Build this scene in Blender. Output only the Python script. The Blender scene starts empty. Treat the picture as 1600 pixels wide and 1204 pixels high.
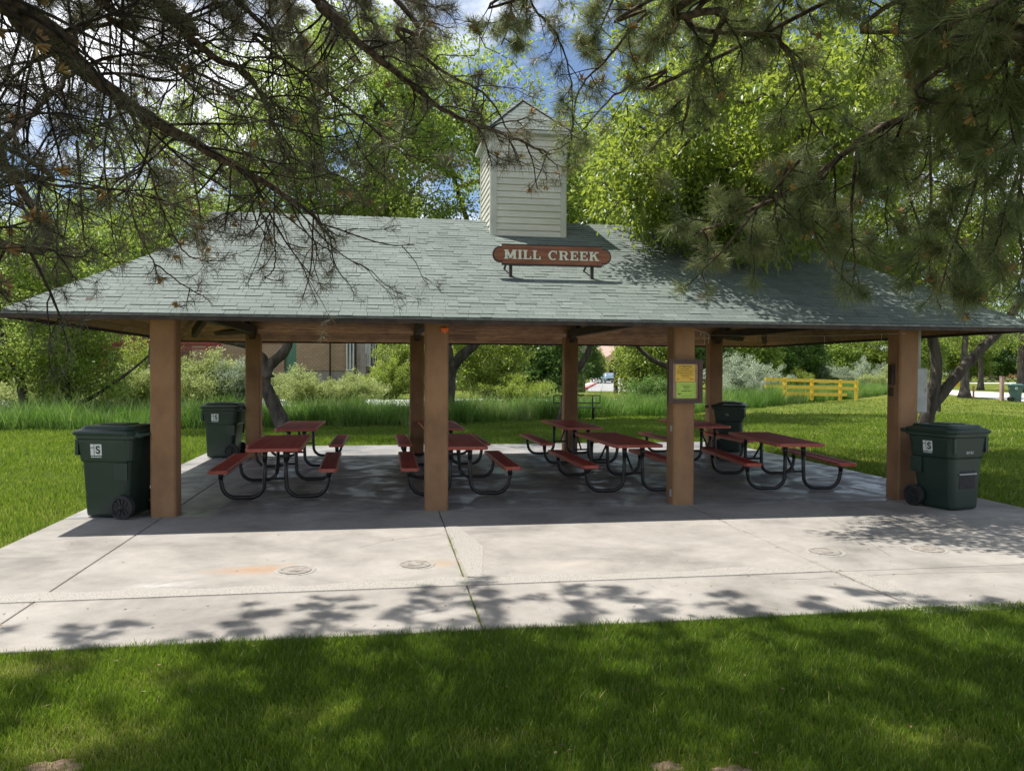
import bpy, math, random
import numpy as np
from mathutils import Vector, Matrix

rng = np.random.default_rng(7)
random.seed(7)
PI = math.pi
scene = bpy.context.scene
COL = scene.collection

# ------------------------------------------------------------------ camera numbers
CAM = np.array([2.8234, -10.8484, 1.8994])
YAW, PIT, ROL, FPX = 0.1577, -0.0192, 0.0045, 1237.39
_F = np.array([math.sin(YAW)*math.cos(PIT), math.cos(YAW)*math.cos(PIT), math.sin(PIT)])
_R = np.array([math.cos(YAW), -math.sin(YAW), 0.0])
_U = np.cross(_R, _F)
R2 = _R*math.cos(ROL)+_U*math.sin(ROL)
U2 = -_R*math.sin(ROL)+_U*math.cos(ROL)
def ray(x, y): return _F+R2*(x-800)/FPX+U2*(602-y)/FPX
def at(x, y, d): return CAM+ray(x, y)*d
def gnd(x, y, z=0.0):
    r = ray(x, y); return CAM+r*(z-CAM[2])/r[2]

# ------------------------------------------------------------------ materials
def nt(name):
    m = bpy.data.materials.new(name); m.use_nodes = True
    n = m.node_tree.nodes; l = m.node_tree.links
    b = n['Principled BSDF']
    return m, n, l, b
def ramp(n, stops):
    r = n.new('ShaderNodeValToRGB'); e = r.color_ramp.elements
    while len(e) > 1: e.remove(e[-1])
    e[0].position = stops[0][0]; e[0].color = (*stops[0][1], 1)
    for p, c in stops[1:]:
        k = e.new(p); k.color = (*c, 1)
    return r
def noise(n, l, scale, detail=4, rough=.55, vec=None, dist=0.0):
    t = n.new('ShaderNodeTexNoise'); t.inputs['Scale'].default_value = scale
    t.inputs['Detail'].default_value = detail; t.inputs['Roughness'].default_value = rough
    t.inputs['Distortion'].default_value = dist
    if vec is not None: l.new(vec, t.inputs['Vector'])
    return t
def objvec(n, l, scale=(1, 1, 1)):
    g = n.new('ShaderNodeNewGeometry'); m = n.new('ShaderNodeMapping')
    m.inputs['Scale'].default_value = scale; l.new(g.outputs['Position'], m.inputs['Vector'])
    return m.outputs[0]
def mixc(n, l, fac, a, b, mode='MIX'):
    m = n.new('ShaderNodeMix'); m.data_type = 'RGBA'; m.blend_type = mode
    for s, v in ((0, fac), (6, a), (7, b)):
        if isinstance(v, (int, float)): m.inputs[s].default_value = v
        elif isinstance(v, tuple): m.inputs[s].default_value = (*v, 1) if len(v) == 3 else v
        else: l.new(v, m.inputs[s])
    return m.outputs[2]
def bump(n, l, b, h, strength=.3, dist=.01):
    k = n.new('ShaderNodeBump'); k.inputs['Strength'].default_value = strength
    k.inputs['Distance'].default_value = dist
    l.new(h, k.inputs['Height']); l.new(k.outputs[0], b.inputs['Normal'])
def noisy(name, c1, c2, scale=8, rough=.7, bmp=.2, bscale=60, bdist=.004, metal=0, spec=.5, stretch=(1, 1, 1), lo=.35, hi=.65):
    m, n, l, b = nt(name)
    v = objvec(n, l, stretch)
    t = noise(n, l, scale, 6, .6, v)
    r = ramp(n, [(lo, c1), (hi, c2)]); l.new(t.outputs[0], r.inputs[0])
    l.new(r.outputs[0], b.inputs['Base Color'])
    b.inputs['Roughness'].default_value = rough; b.inputs['Metallic'].default_value = metal
    b.inputs['Specular IOR Level'].default_value = spec
    if bmp:
        t2 = noise(n, l, bscale, 3, .6, v); bump(n, l, b, t2.outputs[0], bmp, bdist)
    return m
def leafmat(name, stops, trans=.4, tcol=(.3, .45, .05), rough=.5, spec=.35):
    """colour per leaf (attribute var) + light passing through"""
    m, n, l, b = nt(name)
    a = n.new('ShaderNodeAttribute'); a.attribute_name = 'var'
    r = ramp(n, stops); l.new(a.outputs['Fac'], r.inputs[0])
    l.new(r.outputs[0], b.inputs['Base Color'])
    b.inputs['Roughness'].default_value = rough
    b.inputs['Specular IOR Level'].default_value = spec
    tr = n.new('ShaderNodeBsdfTranslucent')
    l.new(mixc(n, l, .55, r.outputs[0], tcol), tr.inputs['Color'])
    mx = n.new('ShaderNodeMixShader'); mx.inputs[0].default_value = trans
    l.new(b.outputs[0], mx.inputs[1]); l.new(tr.outputs[0], mx.inputs[2])
    l.new(mx.outputs[0], n['Material Output'].inputs['Surface'])
    return m

M = {}
# concrete: broom marks, stains, wear
def concrete(name, inner=False):
    m, n, l, b = nt(name)
    v = objvec(n, l)
    t1 = noise(n, l, .8, 8, .62, v, .4); t2 = noise(n, l, 5, 6, .65, v); t3 = noise(n, l, 90, 3, .7, v)
    if inner:
        c = ramp(n, [(.3, (.14, .135, .135)), (.5, (.235, .225, .22)), (.7, (.33, .315, .305))])
    else:
        c = ramp(n, [(.32, (.165, .152, .135)), (.5, (.26, .241, .215)), (.68, (.325, .303, .272))])
    l.new(t1.outputs[0], c.inputs[0])
    c2 = ramp(n, [(.3, (.78, .78, .79)), (.6, (1.0, 1.0, 1.0))]); l.new(t2.outputs[0], c2.inputs[0])
    col = mixc(n, l, .7, c.outputs[0], c2.outputs[0], 'MULTIPLY')
    c3 = ramp(n, [(.36, (.72, .72, .72)), (.5, (1, 1, 1))]); l.new(t3.outputs[0], c3.inputs[0])
    col = mixc(n, l, .5, col, c3.outputs[0], 'MULTIPLY')
    if not inner:
        # rusty run-off by the two covers, pale scuff rings
        for (x, y, rx, ry, cc, f) in ((1.62, -3.1, .55, .22, (.27, .15, .07), .85), (3.3, -3.05, .45, .2, (.31, .21, .12), .6),
                                      (.9, -3.55, .35, .16, (.46, .445, .43), .6), (2.7, -2.2, .9, .25, (.20, .185, .175), .45), (4.6, -3.3, .7, .2, (.40, .35, .30), .4),
                                      (6.2, -2.3, .9, .3, (.24, .225, .21), .4), (1.1, -1.55, .5, .12, (.17, .155, .145), .5)):
            mp = n.new('ShaderNodeMapping'); mp.vector_type = 'TEXTURE'
            mp.inputs['Location'].default_value = (x, y, 0); mp.inputs['Scale'].default_value = (rx, ry, 1)
            nd = n.new('ShaderNodeVectorMath'); nd.operation = 'ADD'
            sc = n.new('ShaderNodeVectorMath'); sc.operation = 'SCALE'; sc.inputs[3].default_value = .35
            nz = noise(n, l, 6, 4, .6, v); l.new(nz.outputs['Color'], sc.inputs[0])
            l.new(v, nd.inputs[0]); l.new(sc.outputs[0], nd.inputs[1])
            sb = n.new('ShaderNodeVectorMath'); sb.operation = 'SUBTRACT'; sb.inputs[1].default_value = (.17, .17, .17)
            l.new(nd.outputs[0], sb.inputs[0]); l.new(sb.outputs[0], mp.inputs['Vector'])
            g = n.new('ShaderNodeTexGradient'); g.gradient_type = 'SPHERICAL'; l.new(mp.outputs[0], g.inputs[0])
            # keep it on the floor: flatten z
            mm = n.new('ShaderNodeMath'); mm.operation = 'MULTIPLY'; mm.inputs[1].default_value = f
            l.new(g.outputs['Fac'], mm.inputs[0])
            col = mixc(n, l, mm.outputs[0], col, cc)
    l.new(col, b.inputs['Base Color'])
    if inner:
        rr = ramp(n, [(.4, (.30, .30, .30)), (.62, (.7, .7, .7))]); t4 = noise(n, l, 1.7, 6, .6, v, 1.0)
        l.new(t4.outputs[0], rr.inputs[0]); l.new(rr.outputs[0], b.inputs['Roughness'])
    else:
        b.inputs['Roughness'].default_value = .88
    vb = objvec(n, l, (300, 6, 6)); tb = noise(n, l, 1, 2, .5, vb)
    ad = n.new('ShaderNodeMath'); ad.operation = 'ADD'; l.new(tb.outputs[0], ad.inputs[0]); l.new(t3.outputs[0], ad.inputs[1])
    bump(n, l, b, ad.outputs[0], .25 if not inner else .1, .003)
    return m
M['conc'] = concrete('concrete'); M['conc_in'] = concrete('worn_concrete', True)
def pebble():
    m, n, l, b = nt('exposed_aggregate'); v = objvec(n, l)
    w = n.new('ShaderNodeTexVoronoi'); w.inputs['Scale'].default_value = 85; l.new(v, w.inputs['Vector'])
    r = ramp(n, [(0, (.36, .34, .305)), (.4, (.30, .283, .253)), (.8, (.19, .176, .155))]); l.new(w.outputs['Distance'], r.inputs[0])
    l.new(r.outputs[0], b.inputs['Base Color']); b.inputs['Roughness'].default_value = .85
    bump(n, l, b, w.outputs['Distance'], .6, -.006); return m
M['pebble'] = pebble()
M['joint'] = noisy('joint_dirt', (.05, .04, .03), (.11, .10, .06), 20, .95, .3)
def lawnmat():
    m, n, l, b = nt('lawn_soil'); v = objvec(n, l)
    t = noise(n, l, .5, 8, .65, v); t2 = noise(n, l, 40, 4, .7, v); t3 = noise(n, l, .09, 4, .5, v)
    c = ramp(n, [(.3, (.065, .09, .012)), (.55, (.12, .15, .022)), (.75, (.24, .23, .06))]); l.new(t.outputs[0], c.inputs[0])
    c2 = ramp(n, [(.3, (.35, .4, .3)), (.6, (1, 1, 1))]); l.new(t2.outputs[0], c2.inputs[0])
    c3 = ramp(n, [(.45, (1, 1, 1)), (.7, (1.35, 1.15, 1.1))]); l.new(t3.outputs[0], c3.inputs[0])
    q = mixc(n, l, .8, c.outputs[0], c2.outputs[0], 'MULTIPLY')
    q = mixc(n, l, 1, q, c3.outputs[0], 'MULTIPLY')
    l.new(q, b.inputs['Base Color']); b.inputs['Roughness'].default_value = .95; b.inputs['Specular IOR Level'].default_value = .1
    bump(n, l, b, t2.outputs[0], .8, .03); return m
M['lawn'] = lawnmat()
M['blade'] = leafmat('grass_blade', [(0, (.025, .060, .007)), (.45, (.095, .16, .018)), (.75, (.20, .26, .035)), (.9, (.30, .31, .07)), (1, (.50, .42, .20))], .42, (.27, .43, .025), .45)
M['tallgrass'] = leafmat('tall_grass_blade', [(0, (.05, .12, .018)), (.5, (.12, .23, .04)), (.8, (.22, .34, .09)), (1, (.44, .43, .22))], .4, (.2, .38, .05))
M['leaf_bright'] = leafmat('bright_leaf', [(0, (.035, .080, .016)), (.5, (.115, .18, .028)), (.85, (.24, .30, .05)), (1, (.38, .42, .10))], .5, (.50, .60, .07), .38, .5)
M['leaf_pale'] = leafmat('pale_leaf', [(0, (.07, .13, .025)), (.5, (.16, .245, .045)), (.85, (.26, .345, .07)), (1, (.36, .42, .13))], .5, (.48, .60, .10), .45)
M['leaf_dark'] = leafmat('dark_leaf', [(0, (.03, .07, .014)), (.5, (.07, .14, .025)), (1, (.16, .25, .05))], .35, (.2, .35, .05), .45)
M['leaf_silver'] = leafmat('silver_leaf', [(0, (.22, .28, .18)), (.5, (.38, .44, .32)), (1, (.56, .61, .50))], .3, (.35, .42, .25), .6)
M['leaf_olive'] = leafmat('olive_leaf', [(0, (.20, .26, .08)), (.5, (.38, .44, .17)), (1, (.58, .60, .32))], .35, (.35, .42, .12), .55)
M['leaf_red'] = leafmat('purple_leaf', [(0, (.03, .012, .012)), (1, (.10, .04, .035))], .25, (.2, .05, .05))
M['needle'] = leafmat('green_needle', [(0, (.06, .085, .03)), (.5, (.15, .19, .07)), (.85, (.26, .30, .13)), (.93, (.32, .22, .10)), (1, (.38, .23, .09))], .35, (.26, .30, .09), .45, .6)
M['needle_dry'] = leafmat('dull_needle', [(0, (.06, .06, .035)), (.5, (.13, .13, .08)), (.85, (.21, .20, .12)), (1, (.32, .22, .11))], .25, (.22, .20, .10), .5)
M['candle'] = leafmat('pollen_cone', [(0, (.42, .22, .09)), (1, (.62, .42, .17))], .2, (.6, .4, .15))
M['bark'] = noisy('bark', (.035, .028, .022), (.12, .10, .085), 6, .95, 1.0, 14, .05, stretch=(1, 1, .22))
M['bark_pine'] = noisy('pine_bark', (.022, .014, .011), (.20, .14, .105), 22, .95, 1.0, 45, .02)
M['litter'] = leafmat('dry_litter', [(0, (.06, .035, .02)), (.6, (.17, .10, .05)), (1, (.30, .22, .12))], .1, (.2, .12, .06))
M['twig'] = noisy('pine_twig', (.016, .010, .008), (.055, .036, .027), 30, .9, .5, 120, .003)
M['bark_pole'] = noisy('pole_wood', (.20, .17, .14), (.32, .28, .24), 6, .9, .3, stretch=(3, 3, .4))
M['col_paint'] = noisy('tan_painted_column', (.22, .118, .058), (.32, .18, .09), 3.2, .8, .35, 60, .004, stretch=(1, 1, .6))
M['dark_beam'] = noisy('dark_beam', (.028, .018, .013), (.06, .038, .026), 5, .8, .2)
def plank():
    m, n, l, b = nt('cedar_planks')
    a = n.new('ShaderNodeAttribute'); a.attribute_name = 'var'
    v = objvec(n, l, (1.2, 9, 9)); t = noise(n, l, 3, 6, .65, v, .8); v2 = objvec(n, l); t2 = noise(n, l, .9, 5, .6, v2, .6)
    c = ramp(n, [(.3, (.12, .055, .025)), (.5, (.28, .15, .07)), (.7, (.46, .29, .16))]); l.new(t.outputs[0], c.inputs[0])
    c2 = ramp(n, [(0, (.65, .6, .55)), (1, (1.2, 1.15, 1.1))]); l.new(a.outputs['Fac'], c2.inputs[0])
    q = mixc(n, l, 1, c.outputs[0], c2.outputs[0], 'MULTIPLY')
    c3 = ramp(n, [(.36, (.35, .2, .12)), (.5, (1, 1, 1))]); l.new(t2.outputs[0], c3.inputs[0])
    q = mixc(n, l, .55, q, c3.outputs[0], 'MULTIPLY')
    l.new(q, b.inputs['Base Color']); b.inputs['Roughness'].default_value = .7
    bump(n, l, b, t.outputs[0], .3, .004); return m
M['plank'] = plank()
def shingle():
    m, n, l, b = nt('asphalt_shingles')
    a = n.new('ShaderNodeAttribute'); a.attribute_name = 'var'
    v = objvec(n, l); t = noise(n, l, 75, 3, .85, v); t2 = noise(n, l, .7, 5, .6, v)
    c = ramp(n, [(0, (.078, .100, .090)), (.5, (.106, .130, .119)), (1, (.138, .162, .15))]); l.new(a.outputs['Fac'], c.inputs[0])
    c2 = ramp(n, [(.35, (.5, .52, .5)), (.62, (1.4, 1.4, 1.4))]); l.new(t.outputs[0], c2.inputs[0])
    q = mixc(n, l, .8, c.outputs[0], c2.outputs[0], 'MULTIPLY')
    c3 = ramp(n, [(.35, (.85, .85, .85)), (.6, (1.08, 1.08, 1.05))]); l.new(t2.outputs[0], c3.inputs[0])
    q = mixc(n, l, 1, q, c3.outputs[0], 'MULTIPLY')
    l.new(q, b.inputs['Base Color']); b.inputs['Roughness'].default_value = .85
    bump(n, l, b, t.outputs[0], .5, .004); return m
M['shingle'] = shingle()
M['siding'] = noisy('cream_siding', (.56, .54, .46), (.68, .66, .58), 1.6, .55, .05, stretch=(.5, .5, 2))
M['trim'] = noisy('cream_trim', (.46, .46, .40), (.56, .56, .49), 3, .5, .05)
M['fascia'] = noisy('brown_fascia', (.022, .015, .012), (.06, .038, .028), 7, .7, .2)
M['roof_under'] = noisy('felt', (.07, .08, .077), (.10, .115, .11), 9, .9, .1)
M['drip'] = noisy('drip_edge', (.10, .11, .11), (.20, .22, .21), 12, .5, .1, metal=.3)
M['red_top'] = noisy('red_coated_steel', (.40, .040, .033), (.49, .058, .044), 3, .6, .35, 140, .003, spec=.25)
M['red_rim'] = noisy('red_coated_rim', (.42, .07, .045), (.52, .12, .08), 8, .4, 0)
M['black'] = noisy('black_powder_coat', (.010, .010, .011), (.022, .022, .024), 10, .38, .05)
def bindark(name, c1, c2):
    return noisy(name, c1, c2, 2.5, .42, .12, 30, .004, lo=.3, hi=.7)
M['bin'] = bindark('dark_green_plastic', (.010, .026, .019), (.020, .042, .030))
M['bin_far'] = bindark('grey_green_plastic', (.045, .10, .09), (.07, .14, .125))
M['rubber'] = noisy('rubber', (.012, .012, .013), (.03, .03, .032), 20, .7, .1)
M['white'] = noisy('white_print', (.55, .57, .58), (.72, .74, .75), 40, .6, 0, lo=.4, hi=.5)
M['sign_wood'] = noisy('sign_wood', (.15, .045, .022), (.30, .105, .045), 3, .5, .15, 20, .004, stretch=(1, 6, 9))
M['sign_edge'] = noisy('sign_edge', (.022, .016, .013), (.045, .032, .026), 12, .6, .1)
M['cream'] = noisy('cream_letter', (.62, .61, .50), (.74, .73, .62), 20, .5, 0)
M['frame_brown'] = noisy('brown_frame', (.055, .026, .020), (.085, .042, .032), 9, .5, .1)
M['cork'] = noisy('tan_backing', (.33, .22, .14), (.42, .29, .19), 14, .8, .1)
M['yellow_sheet'] = noisy('yellow_sheet', (.72, .46, .06), (.80, .52, .08), 5, .6, 0)
M['green_sheet'] = noisy('green_sheet', (.34, .55, .07), (.46, .62, .12), 5, .6, 0)
M['ink'] = noisy('ink', (.05, .04, .02), (.07, .055, .03), 9, .7, 0)
M['ink_red'] = noisy('red_ink', (.42, .14, .03), (.45, .16, .04), 9, .7, 0)
M['grey_metal'] = noisy('grey_enclosure', (.34, .37, .36), (.44, .47, .46), 5, .5, .05)
M['orange'] = noisy('orange_plastic', (.75, .12, .02), (.85, .18, .03), 9, .5, 0)
M['yellow_rail'] = noisy('yellow_paint', (.70, .45, .03), (.85, .58, .05), 4, .6, .05)
M['brick'] = None
def brick(name, c1, c2, mortar, sx=.4, sy=.2):
    m, n, l, b = nt(name)
    g = n.new('ShaderNodeNewGeometry'); s = n.new('ShaderNodeSeparateXYZ'); l.new(g.outputs['Position'], s.inputs[0])
    ad = n.new('ShaderNodeMath'); ad.operation = 'ADD'; l.new(s.outputs[0], ad.inputs[0]); l.new(s.outputs[1], ad.inputs[1])
    cb = n.new('ShaderNodeCombineXYZ'); l.new(ad.outputs[0], cb.inputs[0]); l.new(s.outputs[2], cb.inputs[1])
    t = n.new('ShaderNodeTexBrick'); t.inputs['Scale'].default_value = 1; t.inputs['Brick Width'].default_value = sx
    t.inputs['Row Height'].default_value = sy; t.inputs['Mortar Size'].default_value = .018
    t.inputs['Color1'].default_value = (*c1, 1); t.inputs['Color2'].default_value = (*c2, 1); t.inputs['Mortar'].default_value = (*mortar, 1)
    l.new(cb.outputs[0], t.inputs['Vector']); l.new(t.outputs[0], b.inputs['Base Color']); b.inputs['Roughness'].default_value = .9
    return m
M['brick_red'] = brick('red_brick', (.19, .085, .055), (.24, .11, .075), (.12, .07, .06))
M['brick_tan'] = brick('tan_block', (.36, .24, .16), (.42, .29, .20), (.22, .15, .11))
M['stucco'] = noisy('grey_stucco', (.26, .22, .21), (.34, .29, .27), 3, .9, .1)
M['glass'] = noisy('window_glass', (.03, .045, .05), (.10, .14, .15), .4, .08, 0, spec=.8)
M['green_glass'] = noisy('green_glass', (.10, .24, .17), (.16, .32, .24), .4, .2, 0)
M['red_steel'] = noisy('red_steel', (.22, .03, .03), (.30, .05, .05), 3, .6, .05)
M['road'] = noisy('asphalt', (.22, .22, .225), (.30, .295, .29), 1.2, .9, .3)
M['path'] = noisy('path_concrete', (.48, .46, .44), (.58, .56, .54), 1.5, .9, .2)
M['redkerb'] = noisy('red_kerb_paint', (.40, .09, .07), (.50, .16, .13), 3, .8, .1)
M['car_paint'] = noisy('blue_grey_paint', (.20, .29, .36), (.24, .33, .40), 1, .25, 0, metal=.4)
M['headlamp'] = noisy('headlamp_glass', (.6, .62, .62), (.7, .72, .72), 3, .15, 0)
M['tanwall'] = noisy('yellow_tan_stucco', (.58, .42, .19), (.68, .50, .25), 2, .9, .1)
M['rooftile'] = noisy('pink_brown_tiles', (.34, .22, .18), (.44, .30, .25), 2, .9, .2)
M['whitepaint'] = noisy('white_paint', (.7, .7, .7), (.8, .8, .8), 2, .6, 0)
M['cedar'] = noisy('cedar_fence', (.42, .21, .10), (.55, .30, .15), 3, .85, .2, stretch=(4, 4, .5))
M['stone'] = noisy('grey_stone', (.20, .17, .14), (.38, .33, .28), 7, .9, .6, 20, .03)
M['iron'] = noisy('cast_iron', (.15, .13, .11), (.27, .245, .215), 14, .75, .5, 60, .006)
M['hill'] = noisy('hill_scrub', (.10, .14, .10), (.17, .21, .16), .02, .95, .2)
def water():
    m, n, l, b = nt('creek_rapids'); v = objvec(n, l, (.6, 1.6, 1)); t = noise(n, l, 1.4, 8, .7, v, 1.2)
    c = ramp(n, [(.38, (.10, .13, .11)), (.48, (.42, .45, .44)), (.56, (.80, .82, .83))]); l.new(t.outputs[0], c.inputs[0])
    l.new(c.outputs[0], b.inputs['Base Color']); b.inputs['Roughness'].default_value = .35
    bump(n, l, b, t.outputs[0], 1, .15); return m
M['water'] = water()

# ------------------------------------------------------------------ mesh helpers
class MB:
    def __init__(s): s.v = []; s.f = []; s.m = []; s.var = []; s.sm = []
    def add(s, vs, fs, mi=0, var=.5, smooth=False):
        o = len(s.v); s.v += [tuple(map(float, p)) for p in vs]
        s.var += [var]*len(vs)
        s.f += [tuple(i+o for i in f) for f in fs]; s.m += [mi]*len(fs); s.sm += [smooth]*len(fs)
        return s
    def box(s, c, d, rz=0, mi=0, var=.5, rx=0, ry=0, bev=0):
        hx, hy, hz = [q/2 for q in d]
        R = Matrix.Rotation(rz, 3, 'Z') @ Matrix.Rotation(ry, 3, 'Y') @ Matrix.Rotation(rx, 3, 'X')
        if bev <= 0:
            P = [(x, y, z) for z in (-hz, hz) for x, y in ((-hx, -hy), (hx, -hy), (hx, hy), (-hx, hy))]
            F = [(3, 2, 1, 0), (4, 5, 6, 7), (0, 1, 5, 4), (1, 2, 6, 5), (2, 3, 7, 6), (3, 0, 4, 7)]
        else:
            e = bev; P = []
            for z, k in ((-hz, 1), (-hz+e, 0), (hz-e, 0), (hz, 1)):
                a, b2 = hx-e*k, hy-e*k
                q = e*(1-k)
                ring = [(-a+q, -b2), (a-q, -b2), (a, -b2+q), (a, b2-q), (a-q, b2), (-a+q, b2), (-a, b2-q), (-a, -b2+q)] if not k else \
                       [(-a+e*.3, -b2), (a-e*.3, -b2), (a, -b2+e*.3), (a, b2-e*.3), (a-e*.3, b2), (-a+e*.3, b2), (-a, b2-e*.3), (-a, -b2+e*.3)]
                P += [(x, y, z) for x, y in ring]
            F = [tuple(reversed(range(8))), tuple(range(24, 32))]
            for r in range(3):
                for i in range(8): F.append((r*8+i, r*8+(i+1) % 8, (r+1)*8+(i+1) % 8, (r+1)*8+i))
        C0 = Vector(c)
        return s.add([R @ Vector(p)+C0 for p in P], F, mi, var)
    def tube(s, pts, r, n=8, mi=0, var=.5, caps=True, smooth=True):
        pts = [Vector(p) for p in pts]
        if not hasattr(r, '__len__'): r = [r]*len(pts)
        P = []; up = None
        for i, p in enumerate(pts):
            t = (pts[min(i+1, len(pts)-1)]-pts[max(i-1, 0)])
            if t.length < 1e-9: t = Vector((0, 0, 1))
            t.normalize()
            if up is None:
                up = Vector((0, 0, 1)) if abs(t.z) < .9 else Vector((1, 0, 0))
            a = t.cross(up)
            if a.length < 1e-4: a = t.cross(Vector((.3, 1, .2)))
            a.normalize(); b = t.cross(a); up = -b if False else up
            up = a.cross(t)
            for k in range(n):
                an = 2*PI*k/n; P.append(p+(a*math.cos(an)+b*math.sin(an))*r[i])
        F = [(i*n+k, i*n+(k+1) % n, (i+1)*n+(k+1) % n, (i+1)*n+k) for i in range(len(pts)-1) for k in range(n)]
        F = [tuple(reversed(f)) for f in F]
        if caps: F += [tuple(range(n)), tuple(reversed(range((len(pts)-1)*n, len(pts)*n)))]
        return s.add(P, F, mi, var, smooth)
    def cyl(s, c, r, h, axis='Z', n=20, mi=0):
        a = {'X': Vector((1, 0, 0)), 'Y': Vector((0, 1, 0)), 'Z': Vector((0, 0, 1))}[axis]
        c = Vector(c); return s.tube([c-a*h/2, c+a*h/2], r, n, mi, smooth=False)
    def prism(s, poly, axis_from, axis_to, mi=0, var=.5):
        """poly: list of 3D points (planar), extruded from +axis_from to +axis_to vectors"""
        a, b = Vector(axis_from), Vector(axis_to); n = len(poly)
        P = [Vector(p)+a for p in poly]+[Vector(p)+b for p in poly]
        F = [tuple(reversed(range(n))), tuple(range(n, 2*n))]+[(i, (i+1) % n, n+(i+1) % n, n+i) for i in range(n)]
        return s.add(P, F, mi, var)
    def build(s, name, mats, parent=None):
        me = bpy.data.meshes.new(name); me.from_pydata(s.v, [], s.f)
        if not isinstance(mats, (list, tuple)): mats = [mats]
        for m in mats: me.materials.append(m)
        me.polygons.foreach_set('material_index', s.m); me.polygons.foreach_set('use_smooth', s.sm)
        at_ = me.attributes.new('var', 'FLOAT', 'POINT'); at_.data.foreach_set('value', s.var)
        me.update()
        o = bpy.data.objects.new(name, me); COL.objects.link(o)
        if parent: o.parent = parent
        return o
def npmesh(name, V, F, var, mat, parent=None):
    """V (n,3), F (m,3|4) arrays"""
    me = bpy.data.meshes.new(name); k = F.shape[1]
    me.vertices.add(len(V)); me.vertices.foreach_set('co', V.astype(np.float32).ravel())
    me.loops.add(F.size); me.loops.foreach_set('vertex_index', F.astype(np.int32).ravel())
    me.polygons.add(len(F)); me.polygons.foreach_set('loop_start', np.arange(0, F.size, k, dtype=np.int32))
    me.polygons.foreach_set('loop_total', np.full(len(F), k, dtype=np.int32))
    me.materials.append(mat)
    a = me.attributes.new('var', 'FLOAT', 'POINT'); a.data.foreach_set('value', var.astype(np.float32))
    me.update(calc_edges=True)
    o = bpy.data.objects.new(name, me); COL.objects.link(o)
    if parent: o.parent = parent
    return o
def tag(o, label=None, cat=None, group=None, kind=None):
    if label: o['label'] = label
    if cat: o['category'] = cat
    if group: o['group'] = group
    if kind: o['kind'] = kind
    return o
def thing(name, label, cat, loc=(0, 0, 0), rz=0, group=None):
    o = bpy.data.objects.new(name, None); COL.objects.link(o); o.empty_display_size = .2
    o.location = loc; o.rotation_euler = (0, 0, rz); return tag(o, label, cat, group)
def kids(o): return [c for c in bpy.data.objects if c.parent == o]
def copy_tree(o, loc=None, rz=None, label=None):
    def rec(a, par):
        c = a.copy(); COL.objects.link(c); c.parent = par
        for ch in kids(a): rec(ch, c)
        return c
    c = rec(o, None)
    if loc is not None: c.location = loc
    if rz is not None: c.rotation_euler = (0, 0, rz)
    if label: c['label'] = label
    return c
def smooth_path(P, n=8):
    """Catmull-Rom"""
    P = [np.array(p, float) for p in P]; Q = [2*P[0]-P[1]]+P+[2*P[-1]-P[-2]]; out = []
    for i in range(1, len(Q)-2):
        for k in range(n):
            t = k/n; a, b, c, d = Q[i-1:i+3]
            out.append(.5*((2*b)+(-a+c)*t+(2*a-5*b+4*c-d)*t*t+(-a+3*b-3*c+d)*t**3))
    out.append(P[-1]); return np.array(out)
def unit(a): return a/(np.linalg.norm(a, axis=-1, keepdims=True)+1e-9)

# ------------------------------------------------------------------ ground, slabs
X0, X1 = -1.2, 11.7
g = MB()
# lawn sheet: one big grid with gentle relief far away
gx = np.concatenate([np.linspace(-400, -40, 8), np.linspace(-30, 80, 56), np.linspace(100, 600, 8)])
gy = np.concatenate([np.linspace(-60, -14, 5), np.linspace(-12, 60, 37), np.linspace(75, 700, 9)])
V = []
for y in gy:
    for x in gx:
        z = -.035
        # creek bed trough between the park lawn and the street
        cy_ = 37.0+.03*x
        z -= .75*math.exp(-((y-cy_)/5.0)**4) if x < 25 else 0
        V.append((x, y, z))
nx = len(gx)
F = [(j*nx+i, j*nx+i+1, (j+1)*nx+i+1, (j+1)*nx+i) for j in range(len(gy)-1) for i in range(nx-1)]
g.add(V, F); o = g.build('lawn', M['lawn']); tag(o, kind='structure')
# creek water
g = MB(); xs = np.linspace(-60, 24, 60)
V = [(x, 32+.03*x, -.045) for x in xs]+[(x, 42+.03*x, -.045) for x in xs]
g.add(V, [(i, i+1, 61+i, 60+i) for i in range(59)]); tag(g.build('creek_water', M['water']), kind='structure')

# patio slabs (real gaps between them)
def slab(mb, x0, y0, x1, y1, top, g_=.006, th=.09, mi=0):
    e = .006
    P = [(x0+g_, y0+g_), (x1-g_, y0+g_), (x1-g_, y1-g_), (x0+g_, y1-g_)]
    Q = [(x0+g_+e, y0+g_+e), (x1-g_-e, y0+g_+e), (x1-g_-e, y1-g_-e), (x0+g_+e, y1-g_-e)]
    V = [(x, y, top-th) for x, y in P]+[(x, y, top-e) for x, y in P]+[(x, y, top) for x, y in Q]
    F = [(8, 9, 10, 11)]+[(a, (a+1) % 4, 4+(a+1) % 4, 4+a) for a in range(4)]+[(4+a, 4+(a+1) % 4, 8+(a+1) % 4, 8+a) for a in range(4)]
    mb.add(V, F, mi)
g = MB()
XS = [X0, 0.0, 3.53, 7.04, X1]
for i in range(4):
    slab(g, XS[i], -3.93, XS[i+1], -.17, 0)
    slab(g, XS[i], -5.12-(.1 if i == 3 else 0), XS[i+1], -3.93, 0)
for a in range(6):
    slab(g, X1+a*3.5, -5.22, X1+(a+1)*3.5, -1.2, 0)
    slab(g, X0-(a+1)*3.5, -5.35, X0-a*3.5, -2.35, 0)
tag(g.build('patio', M['conc']), kind='structure')
g = MB()
for i in range(4):
    for y0, y1 in ((-.17, 3.5), (3.5, 9.35)): slab(g, XS[i], y0, XS[i+1], y1, 0)
tag(g.build('pavilion_floor', M['conc_in']), kind='structure')
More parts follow.
